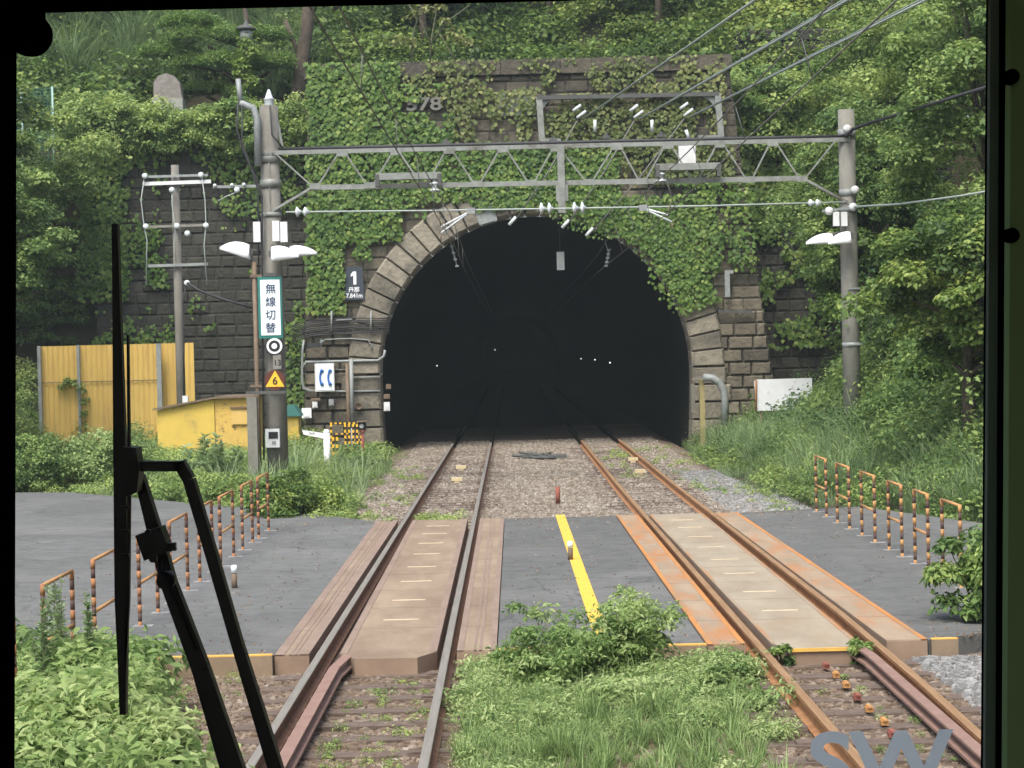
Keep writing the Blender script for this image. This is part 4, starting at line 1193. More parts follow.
# ------------------------------------------------------------------ utility pole on the left
YU = 51.0
q = P(177, 165, YU)
o = empty('utility_pole', (P(178, 300, YU).x, YU, -.3), 'slim grey utility pole with three crossarms in front of the yellow fence', 'utility pole')
qx = P(178, 280, YU).x
mb = MB(); mb.tube([Vector((qx, YU, -.4)), Vector((qx, YU, q.z))], .125, 12, r2=.10); mb.build('pole_shaft', M['concrete'], o)
for (x0, y0, x1, y1, w_, mt_) in ((143, 184, 211, 181.5, .09, 'grey_white'), (143, 177, 208, 175, .06, 'galv'), (213, 187, 258, 186, .07, 'galv'), (145, 227, 208, 225, .06, 'concrete_pale'), (148, 266, 208, 264, .07, 'galv')):
    b = MB(); b.bar(P(x0, y0, YU-.16), P(x1, y1, YU-.16), w_, w_); b.build('crossarm', M[mt_], o)
for a, b_ in ((145, 176), (201, 175), (172, 190), (237, 190), (146, 226.5), (177, 226), (206, 225.5), (187.5, 233.5), (187, 283), (215, 185.5), (232, 185), (244, 184.5)):
    b = MB(); c = P(a, b_, YU-.24); r = .075 if a not in (215, 232, 244) else .045
    b.lathe(c, [(r*.3, -.06), (r*.95, -.05), (r, 0), (r*.6, .03), (r*.3, .05)], 12, axis='Y'); b.build('insulator', M['insul'], o)
mb = MB()
for pts in ([(144, 180), (141, 200), (144, 226), (147, 240), (146, 285)], [(172, 190), (172, 205), (175, 226), (176, 262)], [(202, 178), (205, 200), (206, 226), (204, 245), (207, 285)], [(237, 192), (225, 197), (218, 201)]):
    pxtube(mb, pts, .014, YU-.24)
mb.build('dropper_wire', M['cable_light'], o)
mb = MB(); pxtube(mb, [(187, 283), (200, 291), (225, 300), (258, 309)], .035, YU-.3); pxtube(mb, [(187, 283), (183, 300), (184, 330), (184, 400)], .02, YU-.2)
mb.build('drop_cable', M['cable'], o)
mb = MB(); mb.obox(P(185.5, 400, YU-.18), (.14, .12, .22)); mb.build('terminal_box', M['grey_white'], o)

# ------------------------------------------------------------------ yellow fence and shed
YY = 54.5
o = empty('corrugated_fence', (P(115, 400, YY).x, YY, -.3), 'tall yellow corrugated sheet fence left of the track', 'fence')
def corr(x0, x1, ytop, Y, name='sheet'):
    a, b = P(x0, ytop, Y), P(x1, ytop-.024*(x1-x0), Y); mb = MB(); n = max(8, int((b.x-a.x)/.035))
    for i in range(n+1):
        x = a.x+(b.x-a.x)*i/n; y = Y + (.011 if (i//2) % 2 else -.011)
        mb.v.append(Vector((x, y, -.4))); mb.v.append(Vector((x, y, a.z)))
    for i in range(n): mb.face([2*i, 2*i+2, 2*i+3, 2*i+1])
    n2 = len(mb.v)
    for i in range(n+1):
        mb.v.append(mb.v[2*i]+Vector((0, .01, 0))); mb.v.append(mb.v[2*i+1]+Vector((0, .01, 0)))
    for i in range(n): mb.face([n2+2*i, n2+2*i+1, n2+2*i+3, n2+2*i+2]); mb.face([2*i+1, 2*i+3, n2+2*i+3, n2+2*i+1])
    return mb.build(name, M['yellow_panel'], o, smooth=False)
corr(40, 77, 346.5, YY); corr(79, 157.5, 345.5, YY); corr(160.5, 193.5, 343.5, YY+.3)
for x, w_, yt in ((39, .09, 346), (78, .08, 345), (158.5, .13, 343.5)):
    b = MB(); q = P(x, yt, YY-.08); b.box(q.x-w_/2, q.x+w_/2, q.y-.05, q.y+.04, -.4, q.z); b.build('fence_post', M['galv'], o)
b = MB(); b.bar(P(40, 383, YY-.045), P(157, 380, YY-.045), .02, .015); b.build('seam', M['truss_dark'], o)
YH = 47.5
o = empty('yellow_shed', (P(205, 415, YH).x, YH, -.3), 'low yellow hut with a lean to roof beside the left pole', 'shed')
A_, B_, C_, D_ = P(157, 410.5, YH), P(214, 399, YH), P(218, 398.5, YH), P(252, 397.5, YH)
mb = MB(); mb.prism([Vector((A_.x, YH, -.4)), A_, B_, Vector((B_.x, YH, -.4))], Vector((0, 2.2, 0))); mb.build('wall', M['yellow_shed'], o)
mb = MB(); mb.prism([Vector((B_.x+.01, YH+.03, -.4)), Vector((B_.x+.01, YH+.03, B_.z)), Vector((D_.x, YH+.03, D_.z)), Vector((D_.x, YH+.03, -.4))], Vector((0, 2.1, 0))); mb.build('wall', M['yellow_dirty'], o)
mb = MB(); u_ = Vector((0, 0, .045))
mb.prism([A_+Vector((-.08, -.12, .005)), B_+Vector((0, -.12, .005)), B_+Vector((0, -.12, .05)), A_+Vector((-.08, -.12, .05))], Vector((0, 2.4, 0)))
mb.prism([B_+Vector((.003, -.12, .005)), D_+Vector((.08, -.12, .005)), D_+Vector((.08, -.12, .05)), B_+Vector((.003, -.12, .05))], Vector((0, 2.4, 0)))
mb.build('roof', M['steel_brown'], o)
mb = MB(); board(mb, 231, 408, 250, 424, YH-.0, .03); mb.build('shutter', mat('shutter', (.55,.36,.11), .7, (.62,.42,.13), 4), o)
mb = MB(); board(mb, 230, 407, 251, 408.2, YH-.03, .04); mb.build('shutter_lintel', M['steel_brown'], o)

# ------------------------------------------------------------------ hurdles beside the road
def Yfor(pxx, X, z=.45):
    lo, hi = 9.0, 60.0
    for _ in range(50):
        md = (lo+hi)/2
        u = project(X, md, z)[0]
        if (u < pxx) == (X < 0): lo = md
        else: hi = md
    return (lo+hi)/2
def hurdle(label, X, ya, yb, col, gx=0.0):
    o = empty('striped_hurdle', (X, ya, 0), label, 'hurdle', 'striped hurdles on the %s side of the road' % ('left' if X < 0 else 'right'))
    H_ = .90
    for y in (ya, yb):
        b = MB(); n = 11
        for i in range(n):
            z0, z1 = -.05+(H_+.05)*i/n, -.05+(H_+.05)*(i+1)/n
            b.tube([Vector((X, y, z0)), Vector((X, y, z1))], .020 if i % 2 else .0215, 8, mi=0 if i % 2 == 0 else 1)
        b.build('post', [col, M['hurdle_black']], o)
    for z in (H_-.01, .42):
        b = MB(); b.tube([Vector((X, ya, z)), Vector((X, yb, z))], .018, 8); b.build('rail', M['hurdle_yellow'], o)
    for y in (ya, yb):
        b = MB(); b.box(X-.07, X+.13, y-.07, y+.07, -.011, -.006); b.build('base_mark', M['white_line'], o)
    return o
names = ['farthest of its row', 'second farthest', 'third farthest', 'fourth farthest', 'fifth farthest', 'sixth farthest', 'seventh farthest, partly behind the wiper', 'eighth farthest', 'nearest, cut by the window pillar']
for nm, (a, b) in zip(names, ((268,258),(252,242),(233,220),(212,199),(187,170),(157,139),(117,94),(73,44),(14,-30))):
    hurdle('orange and black hurdle left of the road, %s' % nm, -3.85, Yfor(a, -3.85), Yfor(b, -3.85), M['hurdle_orange'])
namr = ['farthest', 'second farthest', 'third farthest', 'fourth farthest', 'fifth farthest', 'nearest']
for nm, (a, b) in zip(namr, ((816,826),(837,849),(861.5,874.5),(888.5,901.5),(914.6,928),(942.5,960.5))):
    hurdle('yellow and black hurdle right of the road, %s of its row' % nm, 4.86, Yfor(a, 4.86), Yfor(b, 4.86), M['hurdle_yellow'])
# small posts on the road
for (x, y0, y1, lb) in ((570.5, 541, 559, 'short brown post with white tip standing on the yellow line'), (234.5, 565, 587, 'short brown post with white tip on the asphalt left of the tracks')):
    g = G(x, y1, 0); o = empty('delineator_post', g, lb, 'post')
    hgt = (P(x, y0, g.y).z)
    b = MB(); b.tube([Vector((g.x, g.y, -.012)), Vector((g.x, g.y, hgt*.62))], .035, 10); b.build('shaft', M['steel_brown'], o)
    b = MB(); b.tube([Vector((g.x, g.y, hgt*.66)), Vector((g.x, g.y, hgt*.96)), Vector((g.x, g.y, hgt))], [.037, .037, .022], 10); b.build('cap', M['sign_white'], o)
g = G(558, 503, -.15); b = MB(); b.tube([g, Vector((g.x, g.y, P(557.5, 487, g.y).z))], .045, 10); tag(b.build('marker_post', M['red_post']), 'short red marker post in the ballast beyond the yellow line', 'post')
b = MB(); random.seed(9); b.obox(G(544, 456.5, -.13), (1.2, .9, .06))
for k in range(14):
    q = G(random.uniform(528, 560), random.uniform(453, 459), -.12); b.tube([q, q+Vector((random.uniform(-.5, .5), random.uniform(-.3, .3), random.uniform(0, .08)))], .04, 6)
tag(b.build('scrap_heap', M['truss_dark']), 'low heap of dark scrap between the tracks near the tunnel mouth', 'scrap')

# ------------------------------------------------------------------ things above the left wall
YL = 62.6
q = P(246, 30, YL)
o = empty('street_lamp', (q.x, YL, 9), 'old grey street lamp with a conical cap above the left wall', 'street lamp')
mb = MB(); mb.lathe(q, [(.30, .0), (.33, .03), (.22, .12), (.08, .17), (.05, .26), (.02, .30)], 20); mb.build('cap', M['truss_dark'], o)
mb = MB(); mb.lathe(q, [(.13, -.02), (.20, -.06), (.19, -.30), (.16, -.34), (.12, -.36)], 20); mb.build('lantern', M['galv'], o)
mb = MB(); mb.tube([Vector((q.x, YL, 8.6)), Vector((q.x, YL, q.z-.3))], .07, 10); mb.build('pole_shaft', M['truss_dark'], o)
q = P(168, 95, YL-.4)
o = empty('stone_monument', (q.x, YL-.4, 9), 'pointed grey stone monument standing on the left wall among leaves', 'monument')
YM = YL-.5
mb = MB(); mb.prism([P(153.5, 98, YM), P(153.5, 82, YM), P(158, 76, YM), P(166, 73, YM), P(174, 76, YM), P(179.5, 83, YM), P(182, 98, YM)], Vector((0, .5, 0)))
mb.build('stone', M['monument'], o)
mb = MB(); mb.prism([P(152, 98, YM-.03), P(182.5, 98, YM-.03), P(183, 122, YM-.03), P(151, 122, YM-.03)], Vector((0, .6, 0))); mb.build('plinth', M['monument_base'], o)
o = empty('net_fence', P(40, 120, 60), 'green wire net fence high on the left above the trees', 'fence')
mb = MB(); a_, b_ = P(-10, 88, 60), P(54, 152, 60)
x = a_.x
while x < b_.x: mb.bar((x, 60, b_.z-1), (x, 60, a_.z), .012, .012); x += .10
z = b_.z-1
while z < a_.z: mb.bar((a_.x, 60, z), (b_.x, 60, z), .012, .012); z += .10
mb.build('net', M['net_green'], o)
mb = MB()
for x in (a_.x, (a_.x+b_.x)/2, b_.x): mb.tube([Vector((x, 60, b_.z-2)), Vector((x, 60, a_.z))], .035, 6)
mb.tube([Vector((a_.x, 60, (a_.z+b_.z)/2)), Vector((b_.x, 60, (a_.z+b_.z)/2))], .03, 6)
mb.build('fence_post', mat('fence_green', (.25,.38,.33), .6), o)
o = empty('gate_pillar', P(300, 130, 62), 'weathered pale gate pillar just left of the portal top', 'pillar')
mb = MB(); board(mb, 299, 104, 309, 160, 62, .5); mb.build('shaft', M['concrete'], o)
mb = MB(); board(mb, 292, 100, 299, 116, 61.8, .3); mb.build('cap', M['steel_brown'], o)

# ------------------------------------------------------------------ the train cab we look out of
cab = empty('train_cab', (0, 1.9, 1.2), 'black windscreen frame and cab of the train the view is taken from', 'train')
YC = 1.90
def pxpoly(pts, Y, d, nm, mt_, parent=cab):
    mb = MB(); mb.prism([P(a, b, Y+max(d, 0)) for a, b in pts], Vector((0, -d, 0))); return mb.build(nm, mt_, parent)
pxpoly([(-420, -400), (18, -400), (14, 1000), (-420, 1000)], YC, .07, 'window_pillar', M['cab_black'])
pxpoly([(989, -400), (1440, -400), (1440, 1000), (979, 1000)], YC, .07, 'window_pillar', M['cab_black'])
pxpoly([(18, -400), (989, -400), (989, -9), (520, 2), (18, 13.5)], YC+.002, .066, 'window_header', M['cab_black'])
pxpoly([(14, 1000), (979, 1000), (979, 860), (14, 860)], YC+.002, .066, 'window_sill', M['cab_black'])
pxpoly([(988.5, -60), (997, -60), (992, 900), (982, 900)], YC-.012, .010, 'gasket', mat('gasket', (.10,.14,.10), .7))
pxpoly([(1006, -60), (1200, -60), (1200, 900), (1001, 900)], YC-.06, .02, 'side_panel', M['cab_green'])
for y in (78, 236):
    mb = MB(); mb.lathe(P(1009, y, YC-.062), [(.007, 0), (.007, -.012), (.003, -.014)], 12, axis='Y'); mb.build('panel_screw', M['cab_black'], cab)
mb = MB(); c = P(32, 36, YC-.001); mb.lathe(c, [(.020, 0), (.021, -.01), (.021, -.05), (.017, -.055)], 24, axis='Y'); mb.obox(P(14, 20, YC-.02), (.05, .04, .055)); mb.build('blind_roller', M['cab_black'], cab)
mb = MB(); mb.box(-1.42, -1.38, -2.5, YC, 1.15, 3.75); mb.box(1.38, 1.42, -2.5, YC, 1.15, 3.75); mb.build('side_wall', M['cab_black'], cab)
mb = MB(); mb.box(-1.42, 1.42, -2.5, YC+.07, 3.75, 3.8); mb.build('roof', M['cab_black'], cab)
mb = MB(); mb.box(-1.42, 1.42, -2.5, YC+.07, 1.10, 1.15); mb.build('floor_plate', M['cab_black'], cab)
# front skin around the window, butted to the pillars
mb = MB(); zt, zb = P(0, -400, YC).z, P(0, 1000, YC).z
mb.box(-1.38, 1.38, YC+.071, YC+.10, zt-.03, 3.75); mb.box(-1.38, 1.38, YC+.071, YC+.10, 1.15, zb+.05)
mb.box(-1.38, -.85, YC+.071, YC+.10, zb+.05, zt-.03); mb.box(.85, 1.38, YC+.071, YC+.10, zb+.05, zt-.03)
mb.build('front_skin', mat('train_skin', (.12,.13,.13), .4), cab)
gm = bpy.data.materials.new('clear_glass'); gm.use_nodes = True
nt = gm.node_tree; nt.nodes.clear(); a_ = nt.nodes.new('ShaderNodeBsdfTransparent'); b_ = nt.nodes.new('ShaderNodeOutputMaterial'); nt.links.new(a_.outputs[0], b_.inputs[0])
gp = pxpoly([(10, -12), (995, -30), (990, 880), (8, 880)], YC+.04, .005, 'glass_pane', gm)
lm = mat('letter_vinyl', (.50,.55,.53), .6)
_t = lm.node_tree; _tr = _t.nodes.new('ShaderNodeBsdfTranslucent'); _tr.inputs[0].default_value = (.9, .95, .93, 1)
_mx = _t.nodes.new('ShaderNodeMixShader'); _mx.inputs[0].default_value = .9
_t.links.new(_t.nodes['Principled BSDF'].outputs[0], _mx.inputs[1]); _t.links.new(_tr.outputs[0], _mx.inputs[2]); _t.links.new(_mx.outputs[0], _t.nodes['Material Output'].inputs[0])
lt = text('SW', .082, P(880, 765, YC+.036), lm, gp, 'lettering', 0, sx=1.12, bold=.002)
# wiper outside the glass
YWp = 2.06
def wx(n): return n*YWp/F_PX
mb = MB()
def chain(mb, pts, ws, d=.018):
    for (p, q), (w0, w1) in zip(zip(pts[:-1], pts[1:]), zip(ws[:-1], ws[1:])):
        A, B = P(*p, YWp), P(*q, YWp); dd = (B-A).normalized(); n = Vector((dd.z, 0, -dd.x))
        mb.prism([A+n*wx(w0)/2, A-n*wx(w0)/2, B-n*wx(w1)/2, B+n*wx(w1)/2], Vector((0, d, 0)))
chain(mb, [(138, 476), (153, 530), (168, 585), (200, 670), (238, 790), (262, 860)], [9, 13, 15, 17, 24, 26])
wiper = mb.build('windscreen_wiper', M['rubber'], cab)
def wsub(nm, mbx):
    o_ = mbx.build(nm, M['rubber'], None); o_.parent = wiper; o_.matrix_parent_inverse = (Matrix.Translation(cab.location)).inverted() if False else wiper.matrix_world.inverted(); return o_
bpy.context.view_layer.update()
YWp = 2.04
mb = MB(); chain(mb, [(139, 466.5), (180, 466.5)], [10, 10]); chain(mb, [(178, 463), (188, 480), (212, 560), (235, 640), (278, 780), (300, 860)], [11, 11, 11, 11, 14, 15])
for p_, r_ in (((180, 467), 5.5), ((165, 581), 9)): mb.lathe(P(*p_, YWp), [(wx(r_), 0), (wx(r_), .02)], 14, axis='Y')
wsub('parallel_arm', mb)
mb = MB(); chain(mb, [(114.5, 224), (116, 300), (119, 440), (121, 600), (122, 660), (122.5, 715)], [6, 7.5, 12, 13, 9, 6], .012)
chain(mb, [(127.5, 335), (129, 480), (128, 600), (125, 665)], [2, 3, 3, 2], .006)
for y in (507, 531, 555): mb.obox(P(125.5, y, YWp), (wx(8), .01, wx(3)))
wsub('wiper_blade', mb)
mb = MB(); mb.prism([P(122, 447, YWp-.012), P(136, 448, YWp-.012), P(139, 470, YWp-.012), P(137, 492, YWp-.012), P(124, 498, YWp-.012)], Vector((0, .03, 0)))
mb.prism([P(135, 536, YWp-.02), P(160, 527, YWp-.02), P(169, 551, YWp-.02), P(144, 561, YWp-.02)], Vector((0, .03, 0)))
mb.bar(P(168, 547, YWp-.01), P(176, 546.5, YWp-.01), .008, .008)
for p_, r_ in (((149, 532), 3), ((154, 558), 4)): mb.lathe(P(*p_, YWp-.02), [(wx(r_), 0), (wx(r_), -.008)], 10, axis='Y')
wsub('pivot_block', mb)
mb = MB(); mb.tube([P(160, 560, YWp-.01), P(160, 572, YWp-.015), P(168, 582, YWp-.015), P(183, 615, YWp-.01), P(196, 650, YWp-.01)], .0022, 6); wsub('washer_hose', mb)

# ================================================================== VEGETATION
def scatter_clumps(name, pts, rad, n, L, mt, seed, label, flat=.75, zoff=.3, tmean=.5, asp=.6, protos=5, kind='stuff'):
    """pts: list of (x, y, z[, scale]); merges transformed leaf clumps into one mesh"""
    rng = np.random.default_rng(seed); pr = []
    for k in range(protos):
        Q, T = [], []
        for j in range(5):
            c = rng.normal(0, .38, 3)*np.array([1, 1, .45])*rad
            q, t = clump(c, rad*rng.uniform(.45, .8), n//5, L, .5+rng.normal(0, .1), rng, flat, asp=asp); Q.append(q); T.append(t)
        pr.append((np.concatenate(Q), np.concatenate(T)))
    out = []
    for p in pts:
        Q, T = pr[rng.integers(protos)]; s = (p[3] if len(p) > 3 else 1)*rng.uniform(.75, 1.25)
        out.append(xform(Q, T, (p[0], p[1], p[2]+zoff*rad*s), s, rng.uniform(0, 6.28), rng.normal(0, .16)+tmean-.5 + .6*(float(fbm(p[0], p[1], seed, .35))-.5)))
    o = foliage(name, out, mt); tag(o, label, kind=kind); return o
def scatter_grass(name, pts, h, n, mt, seed, label, lean=.55, width=.011, segs=4, t0=.5, protos=5):
    rng = np.random.default_rng(seed)
    pr = [blades((0, 0, 0), h, n, seed*10+k, lean, width, segs, spread=h*.18, t0=t0) for k in range(protos)]
    out = []
    for p in pts:
        Q, T = pr[rng.integers(protos)]; s = (p[3] if len(p) > 3 else 1)*rng.uniform(.7, 1.25)
        out.append(xform(Q, T, (p[0], p[1], p[2]-.03), s, rng.uniform(0, 6.28), rng.normal(0, .12)))
    o = foliage(name, out, mt); tag(o, label, kind='stuff'); return o
def pick(rng, n, fx, ok):
    out = []
    while len(out) < n:
        x, y = fx(rng)
        if ok(x, y): out.append((x, y, ground(x, y)))
    return out
R_ = np.random.default_rng(42)
U = R_.uniform

# ---- hillside above the portal and the walls
pts = []
for _ in range(1150):
    Y = 62.6 + 16*U()**1.6; X = U(-19, 19)
    if -12.3 < X < -5.5 and Y < 65.5: continue
    pts.append((X, Y, hill(X, Y), U(.7, 1.5)))
scatter_clumps('hillside_foliage', pts, 1.0, 480, .145, L_['hill'], 5, 'dense green shrubs and creepers covering the hillside above the tunnel', tmean=.42, zoff=.35)
pts = [(U(-17, -6.5), U(65.5, 72)) for _ in range(380)]
pts = [(x, y, hill(x, y)+U(.1, .9), U(.8, 1.5)) for x, y in pts]
scatter_grass('hillside_grass', pts, 1.35, 55, L_['grass'], 6, 'long arching grass hanging over the hillside at the upper left', lean=.8, width=.016, t0=.35)
# ---- right slope
pts = []
while len(pts) < 820:
    Y = U(19.5, 61); t = U()**1.0; X = x_right(Y) + .5 + t*9.5
    if X > .262*Y+2.0: continue
    if X < x_right(Y)+2.0 and U() < .55: continue
    _a, _b = project(X, Y, ground(X, Y)+.6)
    if Y < 42.5 and 822 < _a < 874 and 370 < _b < 450: continue
    if Y < 55.5 and 740 < _a < 828 and _b < 425: continue
    pts.append((X, Y, ground(X, Y), .55 + .55*min(1, (X-x_right(Y))/4)))
scatter_clumps('slope_foliage', pts, .95, 760, .10, L_['bush'], 7, 'mass of leafy shrubs covering the steep slope on the right', tmean=.42, zoff=.3)
pts = []
while len(pts) < 1000:
    Y = U(30, 58); X = x_right(Y) - .25 + U()*3.6
    pts.append((X, Y, ground(X, Y), U(.45, 1.1) if X > x_right(Y)+.3 else U(.25, .5)))
scatter_grass('slope_grass', pts, 1.05, 46, L_['grass'], 8, 'long drooping grass on the bank between the right track and the slope', lean=.75, width=.012, t0=.5)
pts = []
while len(pts) < 260:
    Y = U(30, 58); X = x_right(Y) - .1 + U()*3.2; pts.append((X, Y, ground(X, Y), U(.5, 1.1)))
scatter_clumps('bank_weeds', pts, .42, 260, .085, L_['bush'], 9, 'small leafy weeds among the grass of the right bank', tmean=.6, zoff=.5)
# ---- vegetation behind and beside the road on the left
def far_edge(x): return lerp(x, [-20, -9.2, -5.0, -4.2, -3.6, -2.9], [44.5, 41.8, 36.5, 35.3, 33.8, 33.2])
pts = []
while len(pts) < 620:
    X = U(-14.5, -3.0) if U() < .75 else U(-6, -2.9); Y = far_edge(X)+.25 + U()**1.2*(58-far_edge(X))
    if X > -3.9 - 0*(Y) and Y > 36 and U() < .6: continue
    if X > -3.3 and Y > 40: continue
    s = .55 if X > -3.9 else lerp(Y-far_edge(X), [0, 1.5, 6, 14], [.55, .85, 1.1, 1.15])
    if -6 < X < -3.7 and Y > 43: s = min(s, .6)
    if -6.2 < X < -3.9 and Y < 43: s = min(s, .62)
    pts.append((X, Y, ground(X, Y), s))
for _ in range(60):
    X = U(-8.9, -5.9); Y = U(43, 47); pts.append((X, Y, ground(X, Y)+.35, .8))
scatter_clumps('trackside_bushes', pts, .62, 700, .075, L_['bush'], 10, 'thick leafy bushes between the road, the yellow fence and the left track', tmean=.62, zoff=.55)
pts = []
while len(pts) < 330:
    X = U(-12, -3.0); Y = far_edge(X)+.4+U()*15; pts.append((X, Y, ground(X, Y), U(.5, 1.1)))
scatter_grass('trackside_grass', pts, 1.05, 40, L_['grass'], 11, 'tall pale grass growing through the bushes left of the track', lean=.6, width=.011, t0=.55)
# low weeds at the track edges
pts = []
for _ in range(170):
    k = U()
    if k < .3: X, Y = U(-3.5, -2.0), U(33, 50)
    elif k < .42: X, Y = U(-1.65, -.75), U(32.7, 35)
    elif k < .5: X, Y = U(-3.6, -2.8), U(32.6, 34)
    elif k < .75: X, Y = U(3.4, 4.9), U(37, 57)
    elif k < .88: X, Y = U(2.25, 3.0), U(44, 56)
    else: X, Y = U(4.2, 5.2), U(33, 40)
    pts.append((X, Y, bed(min(max(X, -3.6), 4.9), Y), U(.4, 1)))
scatter_clumps('track_weeds', pts, .20, 90, .05, L_['bush'], 12, 'low weeds creeping over the ballast edges beyond the crossing', tmean=.7, zoff=.25)

# ---- foreground weeds
def fg_ok(x, y):
    a, b = project(x, y, -.15); return a > 10 and a < 1000 and b < 800
pts = []
while len(pts) < 1100:
    Y = U(12.2, 17.6); X = U(-.42, 1.98)
    if X < -.25 and U() < .6: continue
    d = float(fbm(X, Y, 31, 1.1))
    if Y < 14.2 and X > 1.0 and d > .42: continue
    d2 = float(fbm(X, Y, 55, 2.2))
    if X > 1.45 and Y < 16.9 and U() < .85: continue
    if X > .9 and Y < 14.6 and d2 < .55: continue
    if d < .40 or d2 < .37 or (Y < 14.3 and d2 < .47): continue
    pts.append((X, Y, -.17, U(.4, 1.0) + 2.2*max(0, d2-.42) + .25*(Y > 15.5)))
for _ in range(150): pts.append((U(-.35, 1.3), U(16.2, 17.9), -.17, U(.6, 1.6)))
scatter_clumps('foreground_weeds', pts, .13, 230, .034, L_['weed'], 13, 'light green weeds filling the strip between the two tracks in the foreground', tmean=.55, zoff=.3, asp=.3)
pts = [(U(-.4, 1.7), U(12.2, 17.7), -.17, U(.5, 1.2)) for _ in range(620)]
scatter_grass('foreground_grass', pts, .27, 40, L_['weed'], 14, 'short grass blades in the strip between the two tracks', lean=.6, width=.005, segs=3, t0=.45)
pts = []
for _ in range(110):
    k = U()
    if k < .45: X, Y = U(-1.45, -.75), U(13, 17.4)
    elif k < .75: X, Y = U(-3.2, -2.3), U(14.5, 18)
    else: X, Y = U(2.3, 3.0), U(12.4, 17.6)
    pts.append((X, Y, -.18, U(.3, .8)))
scatter_clumps('sleeper_weeds', pts, .12, 80, .035, L_['bush'], 15, 'small weeds between the sleepers in the foreground', tmean=.55, zoff=.3, asp=.45)
pts = []
while len(pts) < 800:
    Y = U(12.0, 18.0); X = U(-5.2, -2.2)
    edge = lerp(Y, [12, 13.5, 15, 16.5, 17.9], [-1.95, -2.15, -2.55, -2.95, -3.2])
    if X > edge: continue
    d2 = float(fbm(X, Y, 66, 1.6))
    if d2 < .3: continue
    pts.append((X, Y, -.28+.5*max(0, d2-.4)*(X < edge-.35), (U(.6, 1.2) + 2.4*max(0, d2-.42)) * (1.2 if X < edge-.3 else .7)))
scatter_clumps('verge_weeds', pts, .20, 330, .050, L_['weed_pale'], 16, 'pale green leafy weeds at the lower left below the wiper', tmean=.6, zoff=.6, asp=.32)
pts = []
while len(pts) < 240:
    Y = U(12.0, 17.9); X = U(-5.2, -2.3)
    if X > lerp(Y, [12, 15, 17.9], [-2.2, -2.9, -3.6]): continue
    pts.append((X, Y, -.28, U(.6, 1.2)))
scatter_grass('verge_grass', pts, .62, 30, L_['weed'], 17, 'tall grass blades in the weeds at the lower left', lean=.55, width=.006, t0=.5)

# ---- plants one can tell apart
def stem_plant(name, label, x, y, z, h, nst, L, mt, seed, group=None, wide=.25, cat='plant', n_leaf=60, top=1.0):
    rng = np.random.default_rng(seed); o = empty(name, (x, y, z), label, cat, group); mb = MB(); Q, T = [], []
    for k in range(nst):
        a = rng.uniform(0, 6.28); r = rng.uniform(0, wide)
        b = Vector((x+math.cos(a)*r*.4, y+math.sin(a)*r*.4, z-.05)); hh = h*rng.uniform(.6, 1.05)
        e = Vector((x+math.cos(a)*r*1.3, y+math.sin(a)*r*1.3, z+hh)); mb.tube([b, (b+e)/2+Vector((0,0,.04)), e], .006, 5, r2=.003)
        s = rng.uniform(.12, 1, n_leaf); p = np.array(b)[None]*(1-s[:, None]) + np.array(e)[None]*s[:, None]
        d = rand_dir(n_leaf, -.1, rng)*np.array([1, 1, .5]) + np.array([0, 0, .15]); l = L*rng.uniform(.6, 1.2, n_leaf)*(1.15-.55*s*top)
        Q.append(leaf_quads(p, d, unit(rng.normal(0, .4, (n_leaf, 3))+np.array([0, 0, 1])), l, l*.38)); T.append(np.clip(rng.normal(.5, .15, n_leaf)+.15*s, 0, 1))
    mb.build('stem', M['twig'], o); foliage('leaves', [(np.concatenate(Q), np.concatenate(T))], mt, o); return o
def shrub(label, x, y, z, R, n, L, mt, seed, cat='shrub', group=None, asp=.55, nl=220):
    o = empty('shrub', (x, y, z), label, cat, group)
    Q, T, C = crown((x, y, z+R[2]*.75), R, n, nl, L, seed, asp=asp, shell=.35, crad=.36); foliage('leaves', [(Q, T)], mt, o)
    mb = MB()
    for c in C[::2]: mb.tube([Vector((x+random.uniform(-.05, .05), y, z-.05)), Vector((x, y, z))*.5+Vector(c)*.5+Vector((0,0,.05)), Vector(c)], .012, 5, r2=.005)
    mb.build('stems', M['twig'], o); return o
shrub('leafy shrub in front of the yellow line, left of the pair there', .36, 16.9, -.17, (.55, .5, .38), 60, .055, L_['weed_pale'], 101, asp=.42, nl=120, group='shrubs at the near edge of the road')
shrub('taller leafy shrub right of the yellow line, its shoots reaching over the asphalt', 1.02, 17.2, -.17, (.42, .40, .46), 50, .055, L_['weed_pale'], 102, asp=.42, nl=110, group='shrubs at the near edge of the road')
shrub('low spreading shrub at the near left corner of the middle asphalt', .22, 16.6, -.17, (.30, .30, .20), 16, .055, L_['weed'], 103)
shrub('small shrub growing between the near kerb and the right hand track', 1.62, 16.3, -.17, (.25, .3, .18), 14, .05, L_['weed'], 104)
for i, (px_, h, lb) in enumerate(((62, 1.35, 'tall feathery weed in front of the leftmost hurdles'), (95, 1.05, 'second tall feathery weed, just left of the wiper blade'), (44, 1.15, 'feathery weed against the left window pillar'))):
    y = 16.6 - i*.3; p = P(px_, 700, y); stem_plant('tall_weed', lb, p.x, y, -.28, h, 5, .085, L_['grass'], 120+i, wide=.12, n_leaf=150)
shrub('green shrub overhanging the road at the right edge beside the pillar', 4.55, 19.4, -.25, (.42, .6, .62), 30, .08, L_['bush'], 105)
shrub('shrub with pale tips behind the nearest right hurdle', 5.6, 22.0, -.2, (.5, .7, .6), 30, .08, L_['weed'], 106)
shrub('small green tuft at the left corner of the right deck panel', 2.33, 17.75, -.17, (.13, .13, .12), 8, .05, L_['bush'], 107, nl=90)
shrub('small green tuft at the right corner of the right deck panel', 3.02, 17.7, -.17, (.14, .13, .14), 8, .05, L_['bush'], 108, nl=90)
